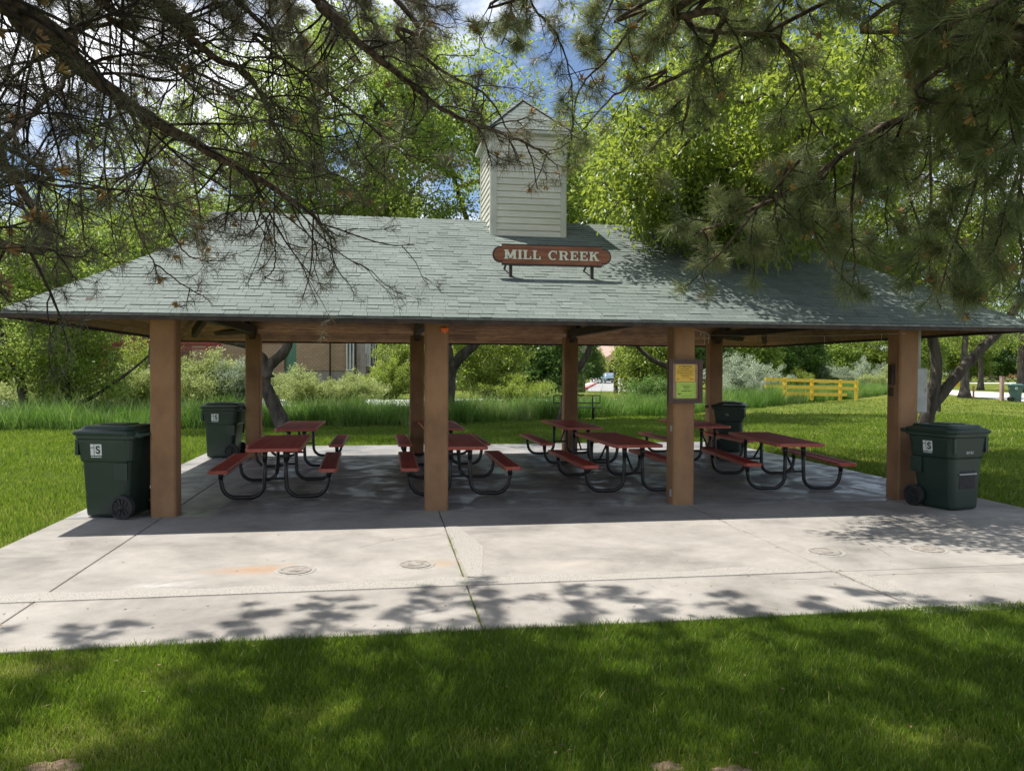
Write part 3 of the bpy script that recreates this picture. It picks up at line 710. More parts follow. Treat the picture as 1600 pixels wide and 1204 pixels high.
# bushes on the bank
def bushes():
    L = [(60, 640, 2.4, 1.6, 'leaf_olive', 'olive green bush in front of the crooked trunk at the left'),
         (135, 640, 2.2, 2.0, 'leaf_olive', 'pale yellow-green bush above the front left trash bin'),
         (205, 638, 2.2, 2.2, 'leaf_olive', 'pale bush just left of the first front column'),
         (325, 640, 2.3, 2.9, 'leaf_olive', 'feathery pale bush between the first front and back columns'),
         (375, 640, 1.5, 2.6, 'leaf_silver', 'thin twiggy greyish bush at the first back column'),
         (480, 636, 2.0, 2.1, 'leaf_olive', 'feathery bush just right of the forked trunk'),
         (545, 634, 2.0, 1.7, 'leaf_olive', 'low pale bush before the window of the block building'),
         (290, 628, 2.2, 2.2, 'leaf_pale', 'yellow-green bush right behind the first front column'),
         (425, 622, 2.2, 1.8, 'leaf_olive', 'pale bush at the creek edge left of the forked trunk'),
         (610, 622, 2.4, 2.6, 'leaf_bright', 'bright green bush left of the second back column'),
         (810, 630, 2.0, 1.7, 'leaf_bright', 'green bush at the creek edge left of the third back column'),
         (1150, 627, 2.2, 2.9, 'leaf_silver', 'silvery bush behind the back right trash bin'),
         (1185, 623, 2.6, 2.8, 'leaf_silver', 'silvery bush at the left end of the yellow railing'),
         (1268, 600, 3.6, 4.4, 'leaf_silver', 'tall blue-grey bush rising over the yellow railing'),
         (1240, 604, 2.4, 2.6, 'leaf_bright', 'yellow-green rounded bush behind the yellow railing'),
         (1350, 604, 4.0, 3.6, 'leaf_silver', 'wide grey-green bush at the right end of the yellow railing'),
         (1385, 611, 2.6, 2.6, 'leaf_olive', 'olive bush against the last column')]
    for i, (px, py, r, h, mt, lab) in enumerate(L):
        p = gnd(px, py); p[2] = -.05
        plumes(lab, p, r, h, M[mt], max(1, h/2.6))
    p = gnd(228, 622); p[2] = 0
    bush('round_bush', 'rounded green bush in front of the red canopy', p, [((p[0], p[1], 1.9), (2.1, 1.8, 1.9))], 200, 60, .4, .12, M['leaf_bright'], None, 60, .5)
    for px, py, r, h, lab in ((1020, 628, 1.6, 1.5, 'dark shrub left of the notice board column'), (440, 606, 3, 1.4, 'dark hedge below the green glass'), (540, 605, 2.2, 1.0, 'low dark hedge below the block building window'), (1420, 601, 4, 2.4, 'dark shrub far behind the twin trunks')):
        p = gnd(px, py); p[2] = 0
        bush('dark_shrub', lab, p, [((p[0], p[1], h*.5), (r, r*.7, h*.5))], 120, 50, .4, .12, M['leaf_dark'], 'dark shrubs', 70, .5)
    p = gnd(872, 603); p[2] = 0
    bush('purple_shrub', 'dark purple-leaved tree top left of the third back column', p, [((p[0], p[1], 6.2), (2.6, 2.4, 2.2))], 140, 50, .6, .18, M['leaf_red'], None, 71, .5, cat='tree')
bushes()

# ------------------------------------------------------------------ pavilion
D_ = 6.94; S = 3.5; SL = .488
pav = thing('picnic_pavilion', 'open picnic pavilion with green-grey shingle roof, cupola and tan columns', 'pavilion')
def chamfer_col(x, y, h=2.655):
    g = MB(); w = .155; c = .022
    ring = [(-w+c, -w), (w-c, -w), (w, -w+c), (w, w-c), (w-c, w), (-w+c, w), (-w, w-c), (-w, -w+c)]
    V = [(x+a, y+b, z) for z in (0.001, h) for a, b in ring]
    g.add(V, [tuple(range(8, 16))]+[(i, (i+1) % 8, 8+(i+1) % 8, 8+i) for i in range(8)])
    return g
for r_, yy in enumerate((0, D_-.0)):
    for i in range(4):
        chamfer_col(i*S, yy).build('column', M['col_paint'], pav)
# transverse dark beams on the column tops, with steel saddles
for i in range(4):
    g = MB(); g.box((i*S, D_/2, 2.74), (.13, D_-.06, .16)); g.build('beam', M['dark_beam'], pav)
    for yy in (0, D_):
        g = MB()
        for sx in (-1, 1): g.box((i*S+sx*.071, yy+(.05 if yy == 0 else -.05), 2.69), (.008, .2, .20))
        g.build('bracket', M['black'], pav)
# rafters up the slopes above each inner beam, ridge beam, hips
def zr(Y): return 2.56+SL*(Y+.65)
HIPL = [(-1.65, -.65, 2.56), (-.03, 2.18, 3.94)]
for i in range(4):
    for sgn in (0, 1):
        ys = (.1, 3.40) if not sgn else (D_-.1, D_-3.40)
        p0 = (i*S, ys[0], zr(.1)-.30); p1 = (i*S, ys[1], zr(3.40)-.26)
        dv = Vector(p1)-Vector(p0); g = MB(); ang = math.atan2(dv.z, abs(dv.y))
        g.box((Vector(p0)+Vector(p1))/2, (.11, dv.length, .2), rx=ang if not sgn else -ang); g.build('rafter', M['dark_beam'], pav)
for sx in (0, 1):
    for sy in (0, 1):
        f = lambda p: (p[0] if not sx else 10.5-p[0], p[1] if not sy else D_-p[1], p[2]-.17)
        a = f((-.95, -.95+.99, 2.56)) ; a = f((-1.35, -.14, 2.80)); b = f((-.05, 2.1, 3.88))
        a = f((-1.20, .14, 2.91))
        g = MB(); A = Vector(a); B = Vector(b); dv = B-A
        side = Vector((dv.y, -dv.x, 0)).normalized()*.05
        g.add([A-side-Vector((0, 0, .18)), A+side-Vector((0, 0, .18)), A+side, A-side, B-side-Vector((0, 0, .18)), B+side-Vector((0, 0, .18)), B+side, B-side],
              [(0, 1, 2, 3), (7, 6, 5, 4), (0, 4, 5, 1), (1, 5, 6, 2), (2, 6, 7, 3), (3, 7, 4, 0)])
        g.build('hip_rafter', M['dark_beam'], pav)
        # short dark outrigger from the corner column towards the eave corner
        cx0 = 0 if not sx else 10.5; cy0 = 0 if not sy else D_; dx = -1 if not sx else 1; dy = -1 if not sy else 1
        g = MB(); g.tube([(cx0+dx*.1, cy0+dy*.02, 2.74), (cx0+dx*.85, cy0+dy*.30, 2.70)], .075, 4, smooth=False); g.build('outrigger', M['dark_beam'], pav)

# planes of the roof: param (u along eave, s up the slope)
def xl(Y):   # left limit of front plane at Y
    return -1.65+(Y+.65)*(1.62/2.83) if Y < 2.18 else -.12
def pf(x, Y, off=0):
    n = Vector((0, -SL, 1)).normalized(); return Vector((x, Y, zr(Y)))+n*off
def mir(p, sx, sy):
    return Vector((10.5-p.x if sx else p.x, D_-p.y if sy else p.y, p.z))
def tabs(mb, P, lim, smax, exp=.125, tab=.30, flip=False):
    """P(u,s,off) -> point; lim(s)->(u0,u1)"""
    nc = int(smax/exp)
    for c in range(nc+1):
        s0 = c*exp; s1 = min(s0+exp+.03, smax)
        if s0 >= smax-.01: break
        a0, b0 = lim(s0); a1, b1 = lim(s1)
        u = min(a0, a1)-random.uniform(0, tab)-(c % 2)*tab*.5
        while u < max(b0, b1):
            w = tab*random.choice((1, .7, .5, .6, 1.1)); v = u+w-.005
            U0, V0 = max(u, a0), min(v, b0); U1, V1 = max(u, a1), min(v, b1)
            if V0-U0 > .01 or V1-U1 > .01:
                V0 = max(V0, U0); V1 = max(V1, U1)
                t = random.choice((.008, .009, .010, .015)); dr = random.uniform(-.004, .004)
                sA = s0+dr if c else s0
                Q = [P(U0, sA, t), P(V0, sA, t), P(V1, s1, .005), P(U1, s1, .005), P(U0, sA, .0), P(V0, sA, .0), P(V1, s1, 0), P(U1, s1, 0)]
                Fc = [(0, 1, 2, 3), (0, 4, 5, 1), (1, 5, 6, 2), (3, 7, 4, 0)]
                if flip: Fc = [tuple(reversed(f)) for f in Fc]
                mb.add(Q, Fc, 0, min(1, max(0, random.gauss(.5, .16))))
            u += w
LS = math.hypot(4.12, 4.12*SL); cs = 4.12/LS
g = MB()
for sy in (0, 1):
    tabs(g, lambda u, s, o: mir(pf(u, -.65+s*cs, .012+o), 0, sy), lambda s: (xl(-.65+s*cs), 10.5-xl(-.65+s*cs)), LS, flip=bool(sy))
# end planes
LE = math.hypot(1.62, 1.38); ce = 1.62/LE
def pe(u, s, off):
    n = Vector((-1.38, 0, 1.62)).normalized(); t = s*ce; return Vector((-1.65+t, u, 2.56+t*1.38/1.62))+n*off
def lime(s):
    t = s*ce/1.62; return (-.65+2.83*t, D_+.65-2.83*t)
for sx in (0, 1):
    tabs(g, lambda u, s, o: mir(pe(u, s, .012+o), sx, 0), lime, LE, flip=not sx)
g.build('roof_shingles', M['shingle'], pav)
# roof deck (structural sheet under the shingles) + cedar ceiling boards
g = MB()
for sy in (0, 1):
    poly = [(-1.65, -.65), (12.15, -.65), (10.53, 2.18), (10.62, 3.46), (-.12, 3.46), (-.03, 2.18)]
    P = [mir(pf(x, y, .010), 0, sy) for x, y in poly]; Q = [mir(pf(x, y, -.03), 0, sy) for x, y in poly]
    n = len(P); g.add(P+Q, [tuple(range(n)), tuple(reversed(range(n, 2*n)))]+[(i, n+i, n+(i+1) % n, (i+1) % n) for i in range(n)])
for sx in (0, 1):
    poly = [(-.65, 0), (D_+.65, 0), (D_+.65-2.83, LE), (2.18, LE)]
    P = [mir(pe(u, s, .010), sx, 0) for u, s in poly]; Q = [mir(pe(u, s, -.03), sx, 0) for u, s in poly]
    g.add(P+Q, [(0, 1, 2, 3), (7, 6, 5, 4)]+[(i, 4+i, 4+(i+1) % 4, (i+1) % 4) for i in range(4)])
g.build('roof_deck', M['roof_under'], pav)
g = MB()
bw = .138
def boards(P, lim, smax):
    c = 0; s = .02
    while s < smax-.03:
        s1 = min(s+bw-.006, smax); a0, b0 = lim(s); a1, b1 = lim(s1); u = a0+.03
        brk = sorted([a0+.03]+[random.uniform(a0, b0) for _ in range(3)]+[b0-.03])
        for k in range(len(brk)-1):
            A0, B0 = brk[k], brk[k+1]-.003
            if B0-A0 < .15: continue
            A1 = max(A0, a1+.03); B1 = min(B0, b1-.03)
            if B1 < A1+.02: continue
            t = -.032-random.uniform(0, .002)
            Q = [P(A0, s, t), P(B0, s, t), P(B1, s1, t), P(A1, s1, t), P(A0, s, t-.018), P(B0, s, t-.018), P(B1, s1, t-.018), P(A1, s1, t-.018)]
            g.add(Q, [(0, 1, 2, 3), (7, 6, 5, 4), (0, 4, 5, 1), (1, 5, 6, 2), (2, 6, 7, 3), (3, 7, 4, 0)], 0, random.random())
        s += bw
for sy in (0, 1):
    boards(lambda u, s, o: mir(pf(u, -.65+s*cs, o), 0, sy), lambda s: (xl(-.65+s*cs), 10.5-xl(-.65+s*cs)), LS)
for sx in (0, 1):
    boards(lambda u, s, o: mir(pe(u, s, o), sx, 0), lime, LE)
g.build('ceiling_boards', M['plank'], pav)
# fascia + drip edge all round
def eave_box(name, mat, out, z0, z1, th):
    g = MB(); xa, xb, ya, yb = -1.65-out, 12.15+out, -.65-out, D_+.65+out; zc = (z0+z1)/2; h = z1-z0
    g.box(((xa+xb)/2, ya-th/2, zc), (xb-xa+2*th, th, h)); g.box(((xa+xb)/2, yb+th/2, zc), (xb-xa+2*th, th, h))
    g.box((xa-th/2, (ya+yb)/2, zc), (th, yb-ya-.002, h)); g.box((xb+th/2, (ya+yb)/2, zc), (th, yb-ya-.002, h))
    return g.build(name, mat, pav)
eave_box('fascia', M['fascia'], .002, 2.492, 2.556, .02)
eave_box('drip_edge', M['drip'], .024, 2.545, 2.566, .006)
# hip and ridge caps
g = MB()
def caps(A, B, wv, nrm, num):
    A, B = Vector(A), Vector(B); d = (B-A); L = d.length; d.normalize()
    k = int(L/num)
    for i in range(k+1):
        a = A+d*(i*num); b = A+d*min(i*num+num+.05, L)
        if (b-a).length < .02: continue
        lift0 = Vector((0, 0, .052)); lift1 = Vector((0, 0, .036))
        w1, w2 = wv
        V = [a+w1+Vector((0, 0, .020)), a+lift0, a+w2+Vector((0, 0, .020)), b+w1+Vector((0, 0, .014)), b+lift1, b+w2+Vector((0, 0, .014)),
             a+w1, a+Vector((0, 0, .02)), a+w2]
        g.add(V, [(0, 1, 4, 3), (1, 2, 5, 4), (0, 6, 7, 1), (1, 7, 8, 2)], 0, random.gauss(.55, .15))
def fall(v, plane):   # direction lying in plane
    return v
for sx in (0, 1):
    for sy in (0, 1):
        mx = lambda p: mir(Vector(p), sx, sy)
        # across vectors: one lying in the front plane (along +x), one in the end plane (along +y)
        w1 = Vector((.13, 0, 0)); w2 = Vector((0, .14, 0))
        if sx: w1.x *= -1
        if sy: w2.y *= -1
        g = MB(); caps(mx(HIPL[0]), mx(HIPL[1]), (w1, w2), None, .145); g.build('hip_cap', M['shingle'], pav)
g = MB(); caps((-.14, D_/2, 4.565), (10.64, D_/2, 4.565), (Vector((0, -.13, -.13*SL)), Vector((0, .13, -.13*SL))), None, .145)
g.build('ridge_cap', M['shingle'], pav)
# gablets
for sx in (0, 1):
    g = MB(); Q = [mir(Vector(p), sx, 0) for p in ((-.02, 2.15, 3.90), (-.02, D_-2.15, 3.90), (-.02, D_/2, 4.54))]
    g.add([q+Vector((0, 0, 0)) for q in Q]+[q+Vector((.04 if not sx else -.04, 0, 0)) for q in Q], [(0, 1, 2), (5, 4, 3), (0, 3, 4, 1), (1, 4, 5, 2), (2, 5, 3, 0)])
    g.build('gable_vent', M['trim'], pav)

# cupola
CX0, CX1, CY0, CY1 = 4.62, 5.90, 2.73, 4.21
cup = bpy.data.objects.new('cupola', None); COL.objects.link(cup); cup.parent = pav
g = MB(); cz0, cz1 = 4.12, 6.02
g.box(((CX0+CX1)/2, (CY0+CY1)/2, (3.9+cz1)/2), (CX1-CX0-.03, CY1-CY0-.03, cz1-3.9))
k = 0; z = cz0-.02; lap = .112
while z < cz1-.02:
    z1 = min(z+lap, cz1)
    for (ax, s_, c0, half, ctr) in (('y', -1, CY0, (CX1-CX0)/2, (CX0+CX1)/2), ('y', 1, CY1, (CX1-CX0)/2, (CX0+CX1)/2), ('x', -1, CX0, (CY1-CY0)/2, (CY0+CY1)/2), ('x', 1, CX1, (CY1-CY0)/2, (CY0+CY1)/2)):
        def q(a, o, zz): return (ctr+a, c0+s_*o, zz) if ax == 'y' else (c0+s_*o, ctr+a, zz)
        h_ = half-.02
        # lapped board with a little double step in it
        prof = [(.0, z), (.024, z), (.022, z+lap*.45), (.015, z+lap*.5), (.018, z+lap*.54), (.002, z1)]
        V = [q(-h_, o, zz) for o, zz in prof]+[q(h_, o, zz) for o, zz in prof]; n = len(prof)
        Fc = [(i, n+i, n+i+1, i+1) for i in range(n-1)]
        if (ax == 'y') == (s_ > 0): Fc = [tuple(reversed(f)) for f in Fc]
        g.add(V, Fc)
    z += lap
g.build('siding', M['siding'], cup)
g = MB()
for x, y, sx, sy in ((CX0, CY0, -1, -1), (CX1, CY0, 1, -1), (CX0, CY1, -1, 1), (CX1, CY1, 1, 1)):
    g.box((x-sx*.033, y+sy*.018, (cz0-.25+cz1)/2), (.095, .03, cz1-cz0+.25)); g.box((x+sx*.018, y-sy*.033+0*sy, (cz0-.25+cz1)/2), (.03, .085, cz1-cz0+.25))
g.box(((CX0+CX1)/2, CY0-.03, cz1-.03), (CX1-CX0+.1, .02, .09)); g.box((CX0-.04, (CY0+CY1)/2, cz1-.03), (.02, CY1-CY0+.04, .09)); g.box((CX1+.04, (CY0+CY1)/2, cz1-.03), (.02, CY1-CY0+.04, .09))
g.build('corner_trim', M['trim'], cup)
g = MB(); ov = .12; ex0, ex1, ey0, ey1 = CX0-ov, CX1+ov, CY0-ov, CY1+ov; ap = Vector(((CX0+CX1)/2, (CY0+CY1)/2, 6.82)); ez = 6.02
cor = [Vector((ex0, ey0, ez)), Vector((ex1, ey0, ez)), Vector((ex1, ey1, ez)), Vector((ex0, ey1, ez))]
g.add([c for c in cor]+[ap]+[c-Vector((0, 0, .05)) for c in cor], [(8, 7, 6, 5), (0, 5, 6, 1), (1, 6, 7, 2), (2, 7, 8, 3), (3, 8, 5, 0)], 1)
for i in range(4):
    A, B = cor[i], cor[(i+1) % 4]; mid = (A+B)/2; sl = (ap-mid); Ln = sl.length; nrm = (B-A).normalized().cross(sl.normalized()).normalized()
    du = (B-A).normalized(); W = (B-A).length
    tabs(g, lambda u, s, o, mid=mid, sl=sl, Ln=Ln, nrm=nrm, du=du: mid+du*u+sl*(s/Ln)+nrm*(.004+o), lambda s, W=W, Ln=Ln: (-W/2*(1-s/Ln), W/2*(1-s/Ln)), Ln, .125)
    d = ap-A; n1 = Vector((d.y, -d.x, 0)).normalized()
    for j in range(8):
        a = A+d*(j/8); b = A+d*min(1, (j+1.25)/8)
        g.add([a+n1*.06+Vector((0, 0, .02)), a+Vector((0, 0, .05)), a-n1*.06+Vector((0, 0, .02)), b+n1*.06+Vector((0, 0, .01)), b+Vector((0, 0, .035)), b-n1*.06+Vector((0, 0, .01))], [(0, 1, 4, 3), (1, 2, 5, 4), (0, 2, 1)], 0, random.random())
g.build('cupola_roof', [M['shingle'], M['trim']], cup)

# orange box on the second column, string of wire with clips below the eave
g = MB(); g.box((3.60, -.172, 2.44), (.10, .03, .05), bev=.006); g.box((3.60, -.19, 2.41), (.03, .012, .03)); tag(g.build('orange_tag', M['orange']), 'small orange plastic tag on the second column just under the eave', 'tag')
g = MB()
pts = [(7.0, -.5, 2.47), (7.5, .2, 2.44), (8.0, 1.6, 2.50), (8.8, 3.0, 2.56), (9.6, 1.0, 2.47), (10.4, -.2, 2.47)]
sp = smooth_path(pts, 8); g.tube(sp, .0025, 4)
for i in range(3, len(sp), 5):
    p = sp[i]; g.tube([p, p-[0, 0, random.uniform(.05, .15)]], .003, 4)
tag(g.build('light_string', M['white']), 'thin pale wire with dangling clips under the pavilion eave', 'wire')

# ------------------------------------------------------------------ sign on the roof
sg = thing('name_sign', 'carved brown wooden sign reading MILL CREEK standing on the roof below the cupola', 'sign', (5.265, .73, 3.605), math.radians(0))
def outline(L, H, h2, r):
    P = []
    xs = L
    for k in range(13):
        a = -PI/2+PI*k/12; P.append((xs+.0+r*math.cos(a), h2*math.sin(a)))
    P = [(xs, -h2)]+P[1:-1]+[(xs, h2)]
    R_ = [(xs-.03, -H), (xs-.03, -h2*.98)]+P+[(xs-.03, h2*.98), (xs-.03, H)]
    return R_+[(-x, y) for x, y in reversed(R_)]
def plate(poly, y0, y1, sc=(1, 1)):
    g = MB(); n = len(poly); V = [(x*sc[0], y0, z*sc[1]) for x, z in poly]+[(x*sc[0], y1, z*sc[1]) for x, z in poly]
    g.add(V, [tuple(range(n)), tuple(reversed(range(n, 2*n)))]+[(i, n+i, n+(i+1) % n, (i+1) % n) for i in range(n)]); return g
plate(outline(.79, .155, .118, .11), -.012, .03).build('sign_border', M['sign_edge'], sg)
plate(outline(.785, .135, .10, .095), -.020, -.013).build('sign_board', M['sign_wood'], sg)
def glyph(ch):
    """slab serif pieces in unit height: list of polygons"""
    st = .24; sf = .12
    def bx(x0, y0, x1, y1): return [(x0, y0), (x1, y0), (x1, y1), (x0, y1)]
    def stem(x): return [bx(x, 0, x+st, 1), bx(x-.09, 0, x+st+.09, sf), bx(x-.09, 1-sf, x+st+.09, 1)]
    if ch == 'M':
        return stem(.09)+stem(.92)+[[(.09, 1), (.37, 1), (.66, .32), (.56, .05)], [(1.16, 1), (.88, 1), (.56, .32), (.64, .05), (.70, .05)]], 1.25
    if ch == 'I': return stem(.09), .42
    if ch == 'L': return stem(.09)+[bx(.3, 0, .8, sf), bx(.68, 0, .8, .34)], .82
    if ch == 'E': return stem(.09)+[bx(.3, 0, .82, sf), bx(.70, 0, .82, .32), bx(.3, 1-sf, .80, 1), bx(.68, .70, .80, 1), bx(.3, .45, .58, .56), bx(.52, .36, .6, .65)], .86
    if ch == 'C':
        P = []
        for k in range(17):
            a = math.radians(48+264*k/16); a2 = math.radians(48+264*(k+1)/16)
            if k < 16: P.append([(.5+.48*math.cos(a), .5+.52*math.sin(a)), (.5+.48*math.cos(a2), .5+.52*math.sin(a2)), (.5+.27*math.cos(a2), .5+.40*math.sin(a2)), (.5+.27*math.cos(a), .5+.40*math.sin(a))])
        P.append(bx(.78, .66, .88, 1.0)); return P, .98
    if ch == 'R':
        P = stem(.09)
        P += [bx(.3, 1-sf, .6, 1), bx(.3, .44, .6, .55)]
        for k in range(8):
            a = math.radians(-90+180*k/8); a2 = math.radians(-90+180*(k+1)/8)
            P.append([(.58+.30*math.cos(a), .72+.28*math.sin(a)), (.58+.30*math.cos(a2), .72+.28*math.sin(a2)), (.58+.08*math.cos(a2), .72+.17*math.sin(a2)), (.58+.08*math.cos(a), .72+.17*math.sin(a))])
        P += [[(.50, .48), (.72, .48), (.92, 0), (.68, 0)], bx(.62, 0, 1.02, sf)]; return P, 1.02
    if ch == 'K':
        return stem(.09)+[[(.3, .34), (.3, .56), (.68, 1), (.88, 1)], [(.44, .56), (.6, .70), (.94, 0), (.68, 0)], bx(.60, 0, 1.02, sf), bx(.6, 1-sf, .96, 1)], 1.04
    return [], .5
def write_sign(word, parent, width, h, y):
    tot = sum(glyph(c)[1]+.12 for c in word); sx = width/tot; x = -width/2; g = MB(); n = 0
    for c in word:
        P, w = glyph(c)
        for p in P:
            n += 1; yy = y-.0004*(n % 7)
            V = [(x+a*sx, yy, (b-.5)*h) for a, b in p]; m = len(V)
            V2 = [(a, y+.006, b) for a, _, b in V]
            # make sure front faces the viewer
            ar = sum(V[i][0]*V[(i+1) % m][2]-V[(i+1) % m][0]*V[i][2] for i in range(m))
            if ar < 0: V.reverse(); V2.reverse()
            g.add(V+V2, [tuple(range(m))]+[(i, m+i, m+(i+1) % m, (i+1) % m) for i in range(m)])
        x += (w+.12)*sx
    return g.build('lettering', M['cream'], parent)
write_sign('MILL CREEK', sg, 1.46, .135, -.027)
for sx in (-1, 1):
    g = MB(); x = sx*.62
    g.box((x, .055, -.25), (.045, .045, .50)); lg = g.build('leg', M['sign_edge'], sg)
    g = MB(); g.tube([(x-.05, .06, -.06), (x-.05, .40, -.19)], .018, 4, smooth=False); g.box((x-.02, .06, -.385), (.13, .12, .012)); g.build('brace', M['sign_edge'], lg)

# ------------------------------------------------------------------ notice board
nb = thing('notice_board', 'dark framed notice board with a yellow sheet above a green one on a column', 'notice board', (6.985, -.185, 1.755))
g = MB(); W, H, f_ = .50, .62, .062
g.box((0, 0, 0), (W-.01, .05, H-.01))
for a in (-1, 1): g.box((a*(W/2-f_/2), -.035, 0), (f_, .04, H-.002)); g.box((0, -.034, a*(H/2-f_/2)), (W-2*f_, .038, f_-.002))
g.build('frame', M['frame_brown'], nb)
g = MB(); g.box((0, -.0275, 0), (W-2*f_, .004, H-2*f_)); g.build('backing', M['cork'], nb)
g = MB(); g.box((-.002, -.031, .115), (.285, .002, .235), ry=0); ys = g.build('yellow_sheet', M['yellow_sheet'], nb)
g = MB(); g.box((.012, -.031, -.125), (.285, .002, .225)); gs = g.build('green_sheet', M['green_sheet'], nb)
def txt(s, size, loc, mat, parent, name='print', align='CENTER', rot=(PI/2, 0, 0), bold=.0):
    cu = bpy.data.curves.new(name, 'FONT'); cu.body = s; cu.size = size; cu.align_x = align; cu.align_y = 'CENTER'; cu.extrude = .0004; cu.offset = bold
    ob = bpy.data.objects.new(name, cu); me = bpy.data.meshes.new_from_object(ob); bpy.data.objects.remove(ob); bpy.data.curves.remove(cu)
    me.materials.clear(); me.materials.append(mat); o = bpy.data.objects.new(name, me); COL.objects.link(o); o.parent = parent; o.location = loc; o.rotation_euler = rot; return o
txt('ATTENTION', .035, (0, -.0335, .205), M['ink'], ys, bold=.0008)
def dashes(rows, parent, mat, y, name='print'):
    g = MB()
    for zc, x0, x1, h in rows:
        x = x0
        while x < x1:
            w = random.uniform(.008, .026); g.box((x+w/2, y, zc+random.uniform(-.0005, .0005)), (min(w, x1-x+.001), .0012, h)); x += w+.005
    return g.build(name, mat, parent)
dashes([(.178, -.115, .12, .006), (.168, -.06, .05, .006), (.15, -.125, .125, .005), (.14, -.12, .12, .005), (.12, -.125, .11, .005), (.11, -.12, .12, .005), (.087, -.07, .125, .005), (.077, -.05, .05, .005), (.055, -.05, .08, .005)], ys, M['ink'], -.033)
dashes([(.03, -.13, -.085, .016), (.03, .07, .12, .016)], ys, M['ink_red'], -.033)
dashes([(-.06, -.06, .09, .007), (-.083, -.03, .07, .012), (-.11, -.02, .06, .006), (-.137, -.06, .09, .011), (-.175, -.11, -.06, .012), (-.19, -.10, -.08, .01), (-.205, -.05, .12, .004)], gs, M['ink'], -.033)
# small boxes on the last column and the electrical enclosure
ub = thing('electrical_box', 'grey electrical enclosure with conduit on the last front column', 'electrical box', (10.70, .02, 1.62))
g = MB(); g.box((.15, .1, 0), (.20, .16, .68), bev=.012); bd = g.build('enclosure', M['grey_metal'], ub)
g = MB(); g.box((.15, .016, 0), (.17, .008, .64)); g.box((.21, .008, 0), (.012, .012, .06)); g.build('door', M['grey_metal'], bd)
g = MB(); g.tube([(.13, .1, .34), (.13, .1, 1.12)], .045, 12); g.build('conduit', M['grey_metal'], ub); g = MB(); g.tube([(.13, .1, -.34), (.10, .1, -.42), (.0, .1, -.46)], .02, 8); g.build('conduit', M['grey_metal'], ub)
g = MB(); g.tube([(.26, .2, .12), (.27, .2, .12)], .07, 14); g.tube([(.2, .2, .12), (.26, .2, .12)], .05, 14); g.build('meter', M['grey_metal'], ub)
g = MB(); g.box((10.315, 0, 1.86), (.05, .1, .30)); g.box((10.322, .02, 1.60), (.035, .07, .12)); tag(g.build('switch_box', M['dark_beam']), 'dark switch boxes on the inner side of the last front column', 'switch box')
g = MB(); g.box((6.842, -.06, 1.08), (.01, .05, .08)); g.box((6.842, -.06, .16), (.012, .06, .10)); tag(g.build('outlet_cover', M['grey_metal']), 'small outlet covers low on the side of the notice board column', 'outlet cover')

# ------------------------------------------------------------------ picnic tables
def make_table():
    t = thing('picnic_table', 'x', 'picnic table', group='red picnic tables under the pavilion roof')
    L = 2.44
    def panel(w, z, nm, x, ribs):
        g = MB(); th = .045
        g.box((x, 0, z-th/2), (w-.05, L-.05, th*.6), mi=0)
        # rim: rounded rolled edge
        c = .05 if nm == 'tabletop' else .035
        P = [(-w/2+c, -L/2), (w/2-c, -L/2), (w/2, -L/2+c), (w/2, L/2-c), (w/2-c, L/2), (-w/2+c, L/2), (-w/2, L/2-c), (-w/2, -L/2+c)]
        I = [(a*(1-.05/w*1.0), b*(1-.05/L)) for a, b in P]
        n = 8; V = [(x+a, b, z-th) for a, b in P]+[(x+a, b, z-.008) for a, b in P]+[(x+a*.995, b*.999, z) for a, b in P]+[(x+a, b, z+.001) for a, b in I]+[(x+a, b, z-.012) for a, b in I]
        g.add(V, [(r*n+i, r*n+(i+1) % n, (r+1)*n+(i+1) % n, (r+1)*n+i) for r in range(4) for i in range(n)]+[tuple(reversed(range(n)))], 1)
        if ribs:
            k = 6
            for i in range(k):
                xx = x-w/2+.03+(w-.06)*(i+.5)/k; g.box((xx, 0, z-.004), ((w-.06)/k*.62, L-.06, .012), mi=0)
        else:
            k = 5
            for i in range(k):
                xx = x-w/2+.025+(w-.05)*(i+.5)/k; g.box((xx, 0, z-.007), ((w-.05)/k-.006, L-.055, .012), mi=0)
        g.build(nm, [M['red_top'], M['red_rim']], t)
    panel(.78, .765, 'tabletop', 0, False)
    for s in (-1, 1): panel(.27, .46, 'seat', s*.76, True)
    for e in (-1, 1):
        y = e*.93
        for s in (-1, 1):
            P = [(s*.76, y, .425), (s*.755, y, .26)]
            for k in range(7):
                a = math.radians(0-90*k/6); P.append((s*(.545+.20*math.cos(a)), y, .235+.20*math.sin(a)))
            for k in range(7):
                a = math.radians(-90-90*k/6); P.append((s*(.345+.19*math.cos(a)), y, .225+.19*math.sin(a)))
            P += [(s*.15, y, .35), (s*.145, y, .71)]
            g = MB(); g.tube(P, .030, 10); g.tube([(s*.76, y, .425), (s*.76, y, .30)], [.042, .032], 10)
            g.tube([(s*.145, y, .72), (s*.148, y, .55)], [.042, .032], 10)
            g.build('leg', M['black'], t)
        g = MB(); g.tube([(-.14, y, .30), (.14, y, .30)], .018, 8); g.box((0, y, .715), (.62, .05, .012))
        g.tube([(0, y, .30), (0, y-e*.55, .70)], .018, 8)
        g.build('brace', M['black'], t)
        for s in (-1, 1): g = MB(); g.box((s*.76, y, .415), (.2, .05, .01)); g.build('seat_bracket', M['black'], t)
    return t
